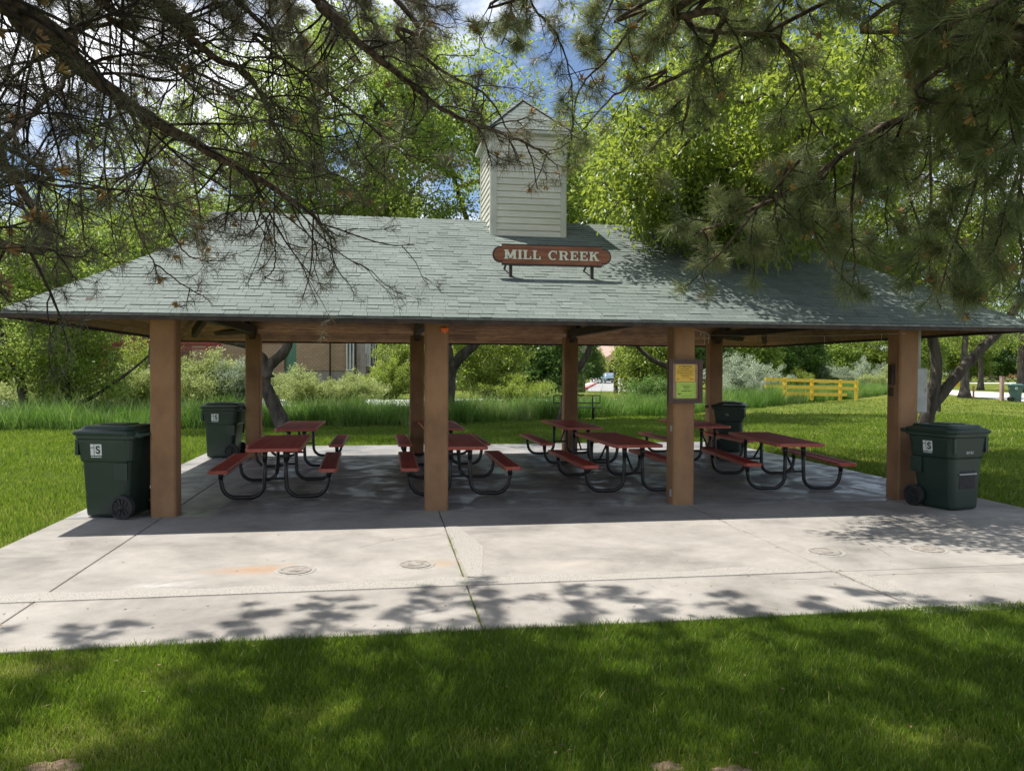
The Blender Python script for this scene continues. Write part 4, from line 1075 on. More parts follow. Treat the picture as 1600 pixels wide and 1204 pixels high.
T = [(1.20, 2.02, .03, 'front row picnic table beside the first front column'),
     (1.12, 5.80, 0, 'back row picnic table nearest the forked tree trunk'),
     (3.93, 1.98, .0, 'front row picnic table half hidden by the second front column'),
     (3.93, 5.75, .02, 'back row picnic table almost hidden behind the second front column'),
     (6.63, 2.0, .02, 'front row picnic table just left of the notice board column'),
     (6.72, 5.68, .01, 'back row picnic table in front of the black park bench'),
     (9.38, 1.86, -.11, 'front row picnic table nearest the electrical box column'),
     (9.52, 5.80, -.03, 'back row picnic table beside the far right trash bin')]
t0 = make_table()
for i, (x, y, a, lab) in enumerate(T):
    o = t0 if i == 0 else copy_tree(t0)
    o.location = (x, y, .002); o.rotation_euler = (0, 0, a); o['label'] = lab

# ------------------------------------------------------------------ trash bins
def rrect(lx, ly, r, z, n=5, cx=0):
    P = []
    for (sx, sy, a0) in ((1, -1, -90), (1, 1, 0), (-1, 1, 90), (-1, -1, 180)):
        for k in range(n):
            a = math.radians(a0+90*k/(n-1)); P.append((cx+sx*(lx/2-r)+r*math.cos(a), sy*(ly/2-r)+r*math.sin(a), z))
    return P
def loft(g, rings, cap0=True, cap1=True, mi=0, smooth=False):
    n = len(rings[0]); V = [p for r in rings for p in r]
    F = [(i*n+k, i*n+(k+1) % n, (i+1)*n+(k+1) % n, (i+1)*n+k) for i in range(len(rings)-1) for k in range(n)]
    if cap0: F.append(tuple(reversed(range(n))))
    if cap1: F.append(tuple(range((len(rings)-1)*n, len(rings)*n)))
    g.add(V, F, mi, .5, smooth)
def make_bin(mat):
    """+x handle and wheels, -x front"""
    t = thing('trash_bin', 'x', 'trash bin')
    g = MB()
    loft(g, [rrect(.56, .50, .07, .02, cx=-.03), rrect(.58, .52, .08, .05, cx=-.03), rrect(.66, .60, .08, .71, cx=-.01), rrect(.69, .63, .09, .715, cx=-.01),
             rrect(.71, .65, .09, .74, cx=-.01), rrect(.76, .69, .09, 1.00, cx=-.01), rrect(.81, .74, .10, 1.015, cx=0), rrect(.81, .74, .10, 1.055, cx=0), rrect(.77, .70, .09, 1.056)])
    # side skirt ribs and wheel well
    for s in (-1, 1):
        g.box((-.02, s*.335, .98), (.62, .02, .03)); g.box((.22, s*.315, .60), (.18, .02, .22))
        g.box((-.375, s*.30, .90), (.04, .05, .20))
    bd = g.build('body', mat, t)
    # front grab bar in a recess
    g = MB(); g.box((-.325, 0, .45), (.02, .30, .30)); g.build('recess', M['rubber'], bd)
    g = MB(); g.tube([(-.347, -.16, .50), (-.347, .16, .50)], .012, 8); g.build('grab_bar', M['grey_metal'], bd)
    g = MB()
    loft(g, [rrect(.84, .77, .11, 1.057, cx=-.01), rrect(.86, .79, .11, 1.085, cx=-.01), rrect(.84, .77, .11, 1.105, cx=-.01), rrect(.76, .66, .10, 1.13, cx=.0), rrect(.72, .62, .09, 1.132), rrect(.68, .56, .08, 1.168), rrect(.3, .25, .08, 1.178)])
    for k in range(3): g.box((-.30, (k-1)*.16, 1.15), (.10, .09, .016))
    g.box((.0, .0, 1.182), (.34, .30, .012), bev=.004)
    g.box((.40, 0, 1.09), (.06, .60, .05), bev=.01)
    g.build('lid', mat, t)
    g = MB(); 
    for s in (-1, 1): g.box((.44, s*.29, 1.06), (.12, .04, .06), bev=.01)
    g.tube([(.49, -.31, 1.065), (.49, .31, 1.065)], .022, 10); g.build('handle', mat, t)
    for s in (-1, 1):
        g = MB(); y = s*.325; c = (.245, y, .152)
        n = 28; prof = [(.150, -.035), (.152, -.02), (.152, .02), (.150, .035), (.118, .037), (.112, .022), (.0, .022)]
        V = [(c[0]+r*math.cos(2*PI*k/n), y+s*o, c[2]+r*math.sin(2*PI*k/n)) for r, o in prof for k in range(n)]
        V += [(c[0]+r*math.cos(2*PI*k/n), y-s*.035, c[2]+r*math.sin(2*PI*k/n)) for r in (.150, 0) for k in range(n)]
        F = [(i*n+k, i*n+(k+1) % n, (i+1)*n+(k+1) % n, (i+1)*n+k) for i in range(len(prof)-1) for k in range(n)]
        m = len(prof)*n; F += [(m+k, m+(k+1) % n, m+n+(k+1) % n, m+n+k) for k in range(n)]
        if s > 0: F = [tuple(reversed(f)) for f in F]
        g.add(V, F, smooth=False); w = g.build('wheel', M['rubber'], t)
        g = MB()
        for k in range(10):
            a = 2*PI*k/10; g.box((c[0]+.07*math.cos(a), y+s*.029, c[2]+.07*math.sin(a)), (.07, .012, .016), ry=-a)
        g.tube([(c[0], y+s*.02, c[2]), (c[0], y+s*.042, c[2])], .03, 14); g.build('hub', M['rubber'], w)
    g = MB(); g.tube([(.245, -.33, .152), (.245, .33, .152)], .012, 8); g.build('axle', M['grey_metal'], t)
    return t
def logo(t, side, x, tilt=0.0):
    """white square emblem: narrow i block and wide S block, small line of print below"""
    # side plane: the upper band flares from y=.325 at z=.74 to .345 at z=1.0
    e = bpy.data.objects.new('emblem', None)
    g = MB(); s = side
    yy = lambda z: s*(.325+(z-.74)/.26*.020+.0035)
    def q(x0, z0, x1, z1, off=0.0, gg=g):
        P = [(x0, yy(z0)+s*off, z0), (x1, yy(z0)+s*off, z0), (x1, yy(z1)+s*off, z1), (x0, yy(z1)+s*off, z1)]
        gg.add(P+[(a, b-s*.003, c) for a, b, c in P], [(0, 1, 2, 3) if s < 0 else (3, 2, 1, 0), (0, 4, 5, 1), (1, 5, 6, 2), (2, 6, 7, 3), (3, 7, 4, 0)])
    m = -s   # reading direction so that it reads left to right when looked at
    X = lambda a: x+m*a
    def qq(a0, z0, a1, z1, off=0.0, gg=g):
        x0, x1 = sorted((X(a0), X(a1))); q(x0, z0, x1, z1, off, gg)
    qq(-.075, .80, -.030, .895); qq(-.075, .905, -.030, .945); qq(-.022, .80, .075, .945)
    for k in range(6): qq(-.07+k*.024, .775, -.053+k*.024, .789)
    o = g.build('emblem', M['white'], t)
    k = txt('S', .135, (x+m*.026, yy(.873)+s*.001, .868), mat_bin, o, 'letter', rot=(PI/2+.077, 0, 0 if s < 0 else PI), bold=.004)
    return o
mat_bin = M['bin']
specs = [((-.60, .12, .0), math.radians(-16), -1, -.10, 'dark green wheeled trash bin left of the first front column, emblem on its side'),
         ((-.62, 7.05, .0), math.radians(-8), -1, -.10, 'dark green wheeled trash bin beside the first back column'),
         ((10.86, 6.95, .0), math.radians(152), 1, -.05, 'dark wheeled trash bin beside the last back column'),
         ((10.64, -.78, .0), math.radians(103), 1, .02, 'dark green wheeled trash bin in front of the electrical box, front recess in view')]
for i, (loc, rz, sd, lx, lab) in enumerate(specs):
    t = make_bin(M['bin']); t.location = loc; t.rotation_euler = (0, 0, rz); tag(t, lab, group='trash bins around the pavilion')
    if i != 2: logo(t, sd, lx)
    else: txt('76', .09, (0, .345, .88), M['grey_metal'], t, 'number', rot=(PI/2+.077, 0, PI))
    if i == 3:
        dash = txt('60182', .055, (-.372, 0, .80), M['white'], t, 'number', rot=(PI/2, 0, -PI/2))
        dash['label'] = 'faded white number on the front of the bin'
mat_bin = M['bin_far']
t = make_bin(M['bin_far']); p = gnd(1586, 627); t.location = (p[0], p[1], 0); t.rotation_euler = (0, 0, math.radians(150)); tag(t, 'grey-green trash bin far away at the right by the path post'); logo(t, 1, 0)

# ------------------------------------------------------------------ park bench behind
pb = thing('park_bench', 'black steel park bench at the lawn edge behind the pavilion', 'bench', tuple(gnd(903, 655)), math.radians(-4))
g = MB()
for k in range(4): g.box((0, -.17+k*.11, .47), (1.85, .085, .03))
g.build('seat', M['black'], pb)
g = MB()
g.box((0, .27, .92), (1.85, .035, .04)); g.box((0, .245, .63), (1.85, .035, .04))
for x in (-.92, -.62, 0, .62, .92): g.box((x, .258, .775), (.04, .03, .30), rx=-.08)
g.build('backrest', M['black'], pb)
for s in (-1, 1):
    g = MB(); g.tube([(s*.62, .22, 0), (s*.62, .20, .45), (s*.62, .26, .92)], .03, 8); g.tube([(s*.62, -.15, .44), (s*.62, .2, .40)], .025, 8); g.tube([(s*.62, .0, 0), (s*.62, .0, .44)], .03, 8); g.build('leg', M['black'], pb)

# rock on the left lawn
g = MB(); V = []
n = 12
for j, (r, z) in enumerate(((.26, -.03), (.28, .05), (.22, .11), (.1, .14))):
    for k in range(n): V.append((r*1.4*math.cos(2*PI*k/n)*(1+.12*math.sin(k*2.1+j)), r*math.sin(2*PI*k/n)*(1+.1*math.cos(k*1.7+j)), z+.02*math.sin(k*3+j)))
g.add(V, [(i*n+k, i*n+(k+1) % n, (i+1)*n+(k+1) % n, (i+1)*n+k) for i in range(3) for k in range(n)]+[tuple(range(3*n, 4*n))])
o = g.build('rock', M['stone']); o.location = tuple(gnd(205, 681)); tag(o, 'flat brown rock lying on the left lawn', 'rock')

# ------------------------------------------------------------------ brick building
def px_on(x, y, Y):
    r = ray(x, y); return CAM+r*(Y-CAM[1])/r[1]
YB = 68.0
bd = thing('brick_building', 'brown brick and tan block building with several windows across the creek', 'building', (-10, YB, 0))
def wallx(x0, x1, Y, z0, z1, th=.4): return ((x0+x1)/2+10, Y-YB+th/2, (z0+z1)/2), (x1-x0, th, z1-z0)
def bx(px, Y): return float(px_on(px, 580, Y)[0])
g = MB(); g.box(*wallx(bx(60, YB), bx(445, YB), YB, 0, 8.4, 10)); g.build('brick_wall', M['brick_red'], bd)
g = MB(); g.box(*wallx(bx(464, YB), bx(541, YB), YB-.6, 1.8, 4.55, .5)); g.box(*wallx(bx(300, YB), bx(444, YB), YB-.05, 0, 4.3, .04)); g.build('block_wall', M['brick_tan'], bd)
g = MB(); g.box(*wallx(bx(464, YB), bx(541, YB), YB-.5, 0, 1.8, .4)); g.box(*wallx(bx(464, YB), bx(610, YB), YB, 0, 9, 8)); g.box(*wallx(bx(541, YB), bx(575, YB), YB-.9, 0, 9, .8)); g.box(*wallx(bx(600, YB), bx(700, YB), YB-3, 0, 9, 9)); g.build('stucco_wall', M['stucco'], bd)
g = MB(); g.box(*wallx(bx(445, YB), bx(464, YB), YB+.4, 0, 4.6, .1)); g.box(*wallx(bx(444, YB), bx(464, YB), YB+.3, 4.6, 8.4, 1)); g.build('glass_panel', M['green_glass'], bd)
g = MB(); g.box(*wallx(bx(58, YB), bx(612, YB), YB-.5, 8.4, 9, 10)); g.build('parapet', M['stucco'], bd)
def window(px0, px1, z0, z1, Y):
    x0, x1 = bx(px0, Y), bx(px1, Y)
    g = MB(); w = .09
    g.box(((x0+x1)/2+10, Y-YB-.03, z0-.04), (x1-x0+.2, .12, .08)); g.box(((x0+x1)/2+10, Y-YB-.02, z1+.03), (x1-x0+.1, .08, .07))
    for x in (x0, x1, (x0+x1)/2): g.box((x+10, Y-YB-.02, (z0+z1)/2), (w, .08, z1-z0))
    f = g.build('window', M['whitepaint'], bd)
    g = MB(); g.box(((x0+x1)/2+10, Y-YB-.012, (z0+z1)/2), (x1-x0, .02, z1-z0)); g.build('pane', M['glass'], f)
for a in ((542, 552, 1.9, 4.4, YB-.9), (541, 546, .2, .9, YB-.9), (563, 567, .2, 1.1, YB-.9), (572, 578, 2.3, 4.4, YB-.95), (583, 590, 2.6, 4.4, YB), (594, 598, 1.0, 4.2, YB), (604, 609, 2.4, 4.4, YB-3), (170, 178, .4, 3.4, YB-.02), (340, 352, 5.2, 7.2, YB-.03), (400, 412, 5.2, 7.2, YB-.03)): window(*a)
for px in (556, 600, 517):
    g = MB(); x = bx(px, YB)+10; g.tube([(x, -1.0, 0), (x, -1.0, 8.5)], .08, 8); g.build('downspout', M['dark_beam'], bd)
for px in (568,):
    g = MB(); g.box((bx(px, YB)+10, -1.1, 2.4), (.5, .35, 2.2)); g.build('vent_box', M['stucco'], bd)
cn = thing('entrance_canopy', 'red steel entrance canopy in front of the brick building', 'canopy', (0, 0, 0))
YC = 60.0; xa, xb = bx(148, YC), bx(335, YC)
g = MB(); g.box(((xa+xb)/2, YC+1.5, 4.05), (xb-xa, 3, .22)); g.box(((xa+xb)/2, YC, 3.62), (xb-xa, .12, .12)); g.build('canopy_roof', M['red_steel'], cn)
for px in (163, 250, 325):
    x = bx(px, YC); g = MB(); g.box((x, YC, 2.0), (.28, .28, 4.0)); g.tube([(x, YC, 2.9), (x+.9, YC, 3.9)], .07, 6); g.build('post', M['red_steel'], cn)
# dark machinery / bench by entrance
g = MB(); x = bx(185, YC)
for k in range(5): g.box((x+.25*k, YC+1, 1.9-.32*k), (1.0, .5, .06))
g.tube([(x-.4, YC+.8, 2.3), (x+1.5, YC+.8, .6)], .04, 6); g.tube([(x-.4, YC+.8, 0), (x-.4, YC+.8, 2.3)], .04, 6)
tag(g.build('entrance_steps', M['dark_beam']), 'dark metal steps under the red canopy', 'steps')

# ------------------------------------------------------------------ far street
Ra, Rb = gnd(905, 614), gnd(985, 614); 
def road_pt(px, py): p = gnd(px, py); return (p[0], p[1])
g = MB(); A = road_pt(918, 611); B = road_pt(1040, 611); C_ = road_pt(985, 583.5); D2 = road_pt(925, 583.5)
g.add([(A[0], A[1], .0), (B[0], B[1], .0), (C_[0], C_[1], .0), (D2[0], D2[1], .0)], [(0, 1, 2, 3)]); tag(g.build('road', M['road']), kind='structure')
g = MB(); A = np.array(road_pt(899, 608)); B = np.array(road_pt(912, 608)); C_ = np.array(road_pt(930, 598)); D2 = np.array(road_pt(921, 598))
g.add([(A[0], A[1], .12), (B[0], B[1], .12), (C_[0], C_[1], .12), (D2[0], D2[1], .12), (A[0], A[1], -.1), (B[0], B[1], -.1), (C_[0], C_[1], -.1), (D2[0], D2[1], -.1)], [(0, 1, 2, 3), (0, 4, 5, 1), (1, 5, 6, 2), (2, 6, 7, 3), (3, 7, 4, 0)]); tag(g.build('sidewalk', M['path']), kind='structure')
g = MB(); a = np.array(road_pt(911, 608)); b = np.array(road_pt(928.5, 599.5)); e = (b-a)/np.linalg.norm(b-a); nrm = np.array([e[1], -e[0]])*.35
P = [a, a+nrm, b+nrm, b]; g.add([(p[0], p[1], .17) for p in P]+[(p[0], p[1], -.1) for p in P], [(3, 2, 1, 0), (0, 1, 5, 4), (1, 2, 6, 5), (2, 3, 7, 6), (3, 0, 4, 7)]); tag(g.build('kerb', M['redkerb']), kind='structure')
# car
p = gnd(951, 597.5); car = thing('parked_car', 'blue-grey car facing the camera on the far street', 'car', (p[0], p[1], .01), math.atan2(-_F[0]+.0, _F[1])*.6)
g = MB()
def cring(y, pts): return [(x, y, z) for x, z in pts]
body = [[(-.72, .35), (.72, .35), (.78, .62), (.66, .74), (-.66, .74), (-.78, .62)], [(-.88, .22), (.88, .22), (.92, .62), (.80, .86), (-.80, .86), (-.92, .62)], [(-.92, .2), (.92, .2), (.95, .70), (.84, 1.0), (-.84, 1.0), (-.95, .70)], [(-.92, .2), (.92, .2), (.95, .72), (.86, 1.02), (-.86, 1.02), (-.95, .72)], [(-.85, .3), (.85, .3), (.88, .72), (.80, 1.0), (-.80, 1.0), (-.88, .72)]]
loft(g, [list(reversed(cring(y, q))) for y, q in zip((-2.3, -2.0, -1.0, 1.6, 2.3), body)][::-1])
loft(g, [rrect(1.66, 2.9, .12, 1.0), rrect(1.28, 1.7, .12, 1.50), rrect(1.2, 1.5, .12, 1.54)])
cb = g.build('body', M['car_paint'], car)
g = MB(); g.add([(-.76, -1.36, 1.04), (.76, -1.36, 1.04), (.60, -.88, 1.46), (-.60, -.88, 1.46)], [(0, 1, 2, 3)]); g.build('windshield', M['glass'], car)
for s in (-1, 1):
    g = MB(); g.box((s*.68, -2.17, .70), (.30, .22, .14), bev=.02); g.build('headlight', M['headlamp'], car)
    g = MB(); g.box((s*1.02, -.95, 1.08), (.2, .12, .14)); g.build('mirror', M['car_paint'], car)
    for y in (-1.45, 1.45): g = MB(); g.cyl((s*.84, y, .33), .33, .22, 'X', 18); g.build('wheel', M['rubber'], car)
g = MB(); g.box((0, -2.27, .56), (1.0, .12, .26)); g.build('grille', M['black'], car); g = MB(); g.box((0, -2.345, .42), (.5, .02, .12)); g.build('plate', M['white'], car)
# gatehouse with arched front and pinkish roof
p = gnd(965, 590); gh = thing('gatehouse', 'small tan building with an arched entrance and pinkish roof at the end of the street', 'building', (p[0], p[1], 0), -.3)
g = MB(); W = 4.6
arch = [(-W, 0), (-W, 4.2), (-W*.75, 5.4), (0, 7.4), (W*.75, 5.4), (W, 4.2), (W, 0), (2.4, 0), (2.4, 3.6), (1.6, 4.8), (0, 5.3), (-1.6, 4.8), (-2.4, 3.6), (-2.4, 0)]
Lf = [arch[0], arch[1], arch[2], arch[3], arch[10], arch[11], arch[12], arch[13]]; Rt = [arch[3], arch[4], arch[5], arch[6], arch[7], arch[8], arch[9], arch[10]]
for pl in (Lf, Rt): g.add([(x, 0, z) for x, z in pl]+[(x, 1.2, z) for x, z in pl], [tuple(reversed(range(8))), tuple(range(8, 16))]+[(i, (i+1) % 8, 8+(i+1) % 8, 8+i) for i in range(8)])
g.build('arch', M['tanwall'], gh)
g = MB(); g.box((0, 8, 2.6), (20, 13, 5.2)); g.box((0, 1.4, 2), (5, .1, 4.4)); g.build('wall', M['dark_beam'], gh)
g = MB(); g.add([(-11, .5, 5.2), (11, .5, 5.2), (11, 16, 5.2), (-11, 16, 5.2), (-3, 8, 10), (3, 8, 10)], [(0, 1, 5, 4), (1, 2, 5), (2, 3, 4, 5), (3, 0, 4), (3, 2, 1, 0)]); g.add([(-2, 7, 9), (2, 7, 9), (2, 11, 9), (-2, 11, 9), (0, 9, 12.5)], [(0, 1, 4), (1, 2, 4), (2, 3, 4), (3, 0, 4)]); g.build('roof', M['rooftile'], gh)
# utility pole, sign post, bare posts
p = gnd(909, 612); o = thing('utility_pole', 'pale wooden utility pole at the near end of the far street', 'pole', (p[0], p[1], 0)); g = MB(); g.tube([(0, 0, -.3), (0, 0, 9.5)], [.34, .24], 12); g.build('pole', M['bark_pole'], o); g = MB(); g.box((0, -.3, 8.8), (2.4, .14, .16)); g.build('crossarm', M['bark_pole'], o)
p = gnd(962, 614); g = MB(); g.box((0, 0, 1.1), (.3, .3, 2.7)); g.box((0, 0, 2.52), (.36, .36, .12)); o = g.build('bollard_post', M['dark_beam']); o.location = (p[0], p[1], 0); tag(o, 'dark square post standing in front of the parked car', 'post')
# yellow railing
P1 = at(1196, 592, 46); P2 = at(1341, 597, 53)
yr = thing('bridge_railing', 'bright yellow wooden railing of the footbridge beyond the lawn', 'railing', tuple(P1*[1, 1, 0]))
P1 = P1-np.array([*yr.location]); P2 = P2-np.array([*yr.location])
for k in range(3):
    dz = np.array([0, 0, -.42*k]); e1 = P2 if k < 2 else P1+(P2-P1)*.86
    g = MB(); A, B = Vector(P1+dz), Vector(e1+dz); dv = B-A; g.box((A+B)/2, (dv.length, .07, .20), rz=math.atan2(dv.y, dv.x), ry=-math.asin(dv.z/dv.length)); g.build('rail', M['yellow_rail'], yr)
for f_ in (.18, .46, .78, .97):
    q = P1+(P2-P1)*f_; g = MB(); g.box((q[0]+.1, q[1]+.12, q[2]-.55), (.22, .18, 1.35), rz=.8); g.build('post', M['yellow_rail'], yr)
# yellow barrier board, posts, lamp post by the far path
p = gnd(1497, 619); yb = thing('yellow_barrier', 'yellow board barrier beside the far path', 'barrier', (p[0], p[1], 0), -.5)
g = MB(); g.box((0, 0, 1.05), (1.35, .06, .62)); g.build('board', M['yellow_rail'], yb)
for s in (-1, 1): g = MB(); g.tube([(s*.55, 0, .8), (s*.68, .2, 0)], .05, 6); g.build('leg', M['yellow_rail'], yb)
g = MB(); pa = [gnd(1478, 611), gnd(1400, 603), gnd(1420, 599.5), gnd(1520, 606), gnd(1620, 616), gnd(1620, 626), gnd(1560, 623)]
pa = [gnd(1462, 614), gnd(1470, 608), gnd(1520, 611), gnd(1640, 616), gnd(1640, 631), gnd(1570, 624)]
g.add([(q[0], q[1], -.005) for q in pa], [tuple(reversed(range(len(pa))))]); tag(g.build('path', M['path']), kind='structure')
g = MB(); A, B, C_, D2 = gnd(1480, 597.5), gnd(1640, 597.5), gnd(1640, 599), gnd(1480, 599); g.add([(q[0], q[1], .0) for q in (A, B, C_, D2)], [(3, 2, 1, 0)]); tag(g.build('far_path', M['path']), kind='structure')
for px, py, r, h, lab, mt in ((1565, 626, .10, 1.6, 'rusty brown square post left of the far bin', 'rooftile'), (1467, 643, .06, 2.1, 'thin dark post behind the leaning trunk', 'dark_beam'), (1521, 621, .05, .85, 'short wooden stake by the yellow barrier', 'cedar')):
    p = gnd(px, py); g = MB(); g.box((0, 0, h/2), (r*2, r*2, h)); g.box((0, 0, h+.02), (r*2.4, r*2.4, .04)); o = g.build('post', M[mt]); o.location = (p[0], p[1], 0); tag(o, lab, 'post')
# slim park trees at the right
for px, py, r, lab in ((1507, 621, .34, 'upright dark trunk right behind the yellow barrier'), (1532, 609, .3, 'slim lawn tree between the barrier and the brown post'), (1596, 612, .5, 'gnarled tree behind the far trash bin')):
    p = gnd(px, py); p[2] = 0; dd = depth_of(p)
    tree('lawn_tree', lab, 'tree', p, [([p, at(px+1, 580, dd), at(px, 550, dd), at(px+4, 500, dd)], r, r*.5)], [(tuple(at(px+5, 505, dd)), (dd*.055, dd*.05, dd*.034)), (tuple(at(px-10, 420, dd)), (dd*.05, dd*.05, dd*.05))], 200, 44, dd*.011, dd*.0032, M['leaf_bright'], 'young trees on the right lawn', .05, 80+px % 7)
# cedar fence far right
A = gnd(1535, 590); B = gnd(1640, 591); fn = thing('cedar_fence', 'orange cedar board fence far away at the right', 'fence', (A[0], A[1], 0))
dv = Vector((B[0]-A[0], B[1]-A[1], 0)); nb_ = 60; g = MB(); ang = math.atan2(dv.y, dv.x)
for k in range(nb_): g.box((dv.x*(k+.5)/nb_, dv.y*(k+.5)/nb_, 2.3+random.uniform(-.03, .03)), (dv.length/nb_*.96, .06, 4.6), rz=ang)
g.build('board_panel', M['cedar'], fn)
for k in range(0, 7): g = MB(); g.box((dv.x*k/6, dv.y*k/6-.1, 2.4), (.3, .3, 4.8)); g.build('post', M['cedar'], fn)
# far picnic tables as small dark things
for i, px in enumerate((1540, 1562, 1588)):
    p = gnd(px, 597.5); t = thing('far_picnic_table', ['dark far picnic table, leftmost of the three by the cedar fence', 'dark far picnic table, middle of the three by the cedar fence', 'dark far picnic table, rightmost by the cedar fence'][i], 'picnic table', (p[0], p[1], 0), .3, 'picnic tables by the cedar fence')
    g = MB(); g.box((0, 0, .95), (3.2, 1, .1)); g.build('tabletop', M['black'], t)
    for s in (-1, 1):
        g = MB(); g.box((0, s*1.0, .55), (3.2, .4, .08)); g.build('seat', M['black'], t); g = MB(); g.tube([(s*1.2, -1, .1), (s*1.2, .3, .95)], .06, 6); g.tube([(s*1.2, 1, .1), (s*1.2, -.3, .95)], .06, 6); g.build('leg', M['black'], t)
# hills
g = MB(); V = []; xs = np.linspace(-900, 1500, 50)
for x in xs: V += [(x, 900, -2), (x, 1150, 30+22*math.sin(x*.006)+14*math.sin(x*.017+1)), (x, 1500, 45+22*math.sin(x*.006)+14*math.sin(x*.017+1))]
g.add(V, [(i*3, i*3+3, i*3+4, i*3+1) for i in range(49)]+[(i*3+1, i*3+4, i*3+5, i*3+2) for i in range(49)], 0, .5, True); tag(g.build('hills', M['hill']), kind='structure')

# ------------------------------------------------------------------ pine trees over the viewer
class Pine:
    def __init__(s, name, label, base, h, r, lush, fat=1.0):
        s.base = np.array(base, float); s.t = thing(name, label, 'tree', tuple(base))
        s.lush = lush; s.kid = (2, 4); s.br = MB(); s.tw = MB(); s.tuft = []; s.cand = []
        g = MB(); P = smooth_path([(0, 0, -.05), (.1, .05, h*.3), (-.05, .1, h*.6), (.1, 0, h)], 6)
        g.tube(P, list(np.linspace(r, r*.25, len(P))*(1+.5*np.exp(-np.arange(len(P))))), 14); g.build('trunk', M['bark_pine'], s.t)
    def twig(s, p, d, L, r, lvl, lush):
        """one curved shoot; returns nothing, stores tube and tufts"""
        n = 5 if lvl < 2 else 4; P = [p]; q = np.array(p); v = unit(d)
        bend = rng.normal(0, .16, 3)
        for i in range(n):
            g_ = np.array([0, 0, -.16 if i < n-2 else .22])*(.8 if lvl < 2 else .6)
            v = unit(v+bend*.5+g_+rng.normal(0, .10, 3)); q = q+v*L/n; P.append(q)
        P = np.array(P); s.tw.tube(P-s.base, list(np.linspace(r, r*.45, len(P))), 5 if lvl < 1 else 4, caps=False)
        s.tuft.append((P[-1], v, 1.0, lush))
        if lush > .75 and rng.random() < .5: s.tuft.append((P[-2], v, .8, lush))
        if lush > 1.28:
            s.tuft.append(((P[-1]+P[-2])/2, v, .9, lush))
        if rng.random() < (.045 if lush < 1 else .13): s.cand.append((P[-1], v))
        if lvl >= 2: return
        k = rng.integers(1, 3) if lvl == 1 else rng.integers(s.kid[0], s.kid[1])
        for i in range(k):
            f = rng.uniform(.25, .95); j = f*(len(P)-1); a = int(j); w = j-a; a2 = min(a+1, len(P)-1)
            o = P[a]*(1-w)+P[a2]*w; tdir = unit(P[a2]-P[max(a-1, 0)])
            sd = unit(np.cross(tdir, rng.normal(0, 1, 3))); sd[2] *= .6
            s.twig(o, tdir*.8+sd*rng.uniform(.6, 1.1), L*rng.uniform(.35, .62), r*.55, lvl+1, lush)
    def limb(s, pts, r0, r1, dens=6, tl=(.4, .9), lush=None, start=.1, lvl=0, down=0.0, bark=True):
        lush = s.lush if lush is None else lush
        P = smooth_path(pts, 7); P = P+rng.normal(0, .006, P.shape)*np.linspace(0, 1, len(P))[:, None]
        s.br.tube(P-s.base, list(np.linspace(r0, r1, len(P))), 10 if r0 > .015 else 6)
        seg = np.linalg.norm(np.diff(P, axis=0), axis=1); cum = np.concatenate([[0], np.cumsum(seg)]); Lt = cum[-1]
        n = max(1, int(Lt*dens))
        for i in range(n):
            f = start+(1-start)*(i+rng.random())/n; l = f*Lt; a = min(np.searchsorted(cum, l)-1, len(P)-2); a = max(a, 0); w = (l-cum[a])/max(seg[a], 1e-6)
            o = P[a]*(1-w)+P[a+1]*w; td = unit(P[a+1]-P[a]); sd = unit(np.cross(td, rng.normal(0, 1, 3)))
            L = rng.uniform(*tl)*(1.15-.5*f)
            s.twig(o, td*rng.uniform(.3, .9)+sd+np.array([0, 0, -down]), L, max(.0042, min(r0*.5, .012)*(1.1-.5*f)), lvl, lush)
        s.tuft.append((P[-1], unit(P[-1]-P[-2]), 1.1, lush))
    def finish(s, cap=None):
        s.br.build('limbs', M['bark_pine'], s.t); s.tw.build('twigs', M['twig'], s.t)
        T_ = s.tuft; n = len(T_)
        pos = np.array([t[0] for t in T_])-s.base; dr = np.array([t[1] for t in T_]); sc = np.array([t[2] for t in T_]); lu = np.array([t[3] for t in T_])
        per = 36
        k = np.repeat(np.arange(n), per); m = len(k); lush = lu[k]
        keep = rng.random(m) < np.clip(.40+.48*lush, 0, 1); k = k[keep]; lush = lush[keep]; m = len(k)
        back = rng.uniform(0, 1, (m, 1))*np.where(lush > .75, .09, .045)[:, None]
        p = pos[k]-dr[k]*back
        L = (np.where(lush > .75, .135, .088)*sc[k]*rng.uniform(.7, 1.15, m))[:, None]
        rv = unit(rng.normal(0, 1, (m, 3))); fw = np.where(lush > .75, .75, .35)[:, None]
        d = unit(rv+dr[k]*fw)
        droopv = np.array([0, 0, -1.0])
        side = unit(np.cross(d, rng.normal(0, 1, (m, 3))))*.0013
        mid = p+d*L*.55; tip = p+d*L+droopv*L*rng.uniform(.02, .16, (m, 1))
        V = np.stack([p-side*.8, p+side*.8, mid+side, mid-side, tip], 1).reshape(-1, 3)
        b = np.arange(m)[:, None]*5
        F = np.concatenate([b+np.array([0, 1, 2]), b+np.array([0, 2, 3]), b+np.array([3, 2, 4])], 0)
        tv = rng.normal(0, .14, n)
        var = np.clip(.45+tv[k]+rng.normal(0, .14, m), 0, .9); dead = (rng.random(n) < .05)[k]; var = np.where(dead, rng.uniform(.9, 1, m), var)
        npmesh('needles', V, F, np.repeat(var, 5), M['needle'] if s.lush > .75 else M['needle_dry'], s.t)
        if s.cand:
            c = MB()
            for p, v in s.cand:
                for i in range(8):
                    dd = unit(v+rng.normal(0, .45, 3)); a = p-s.base-v*.01; c.tube([a, a+dd*.028, a+dd*.046], [.003, .0065, .0025], 5, caps=False, var=float(rng.random()))
            c.build('pollen_cones', M['candle'], s.t)
        print('pine', n, 'tufts', m, 'needles')
def A_(*pts): return [at(*p) for p in pts]

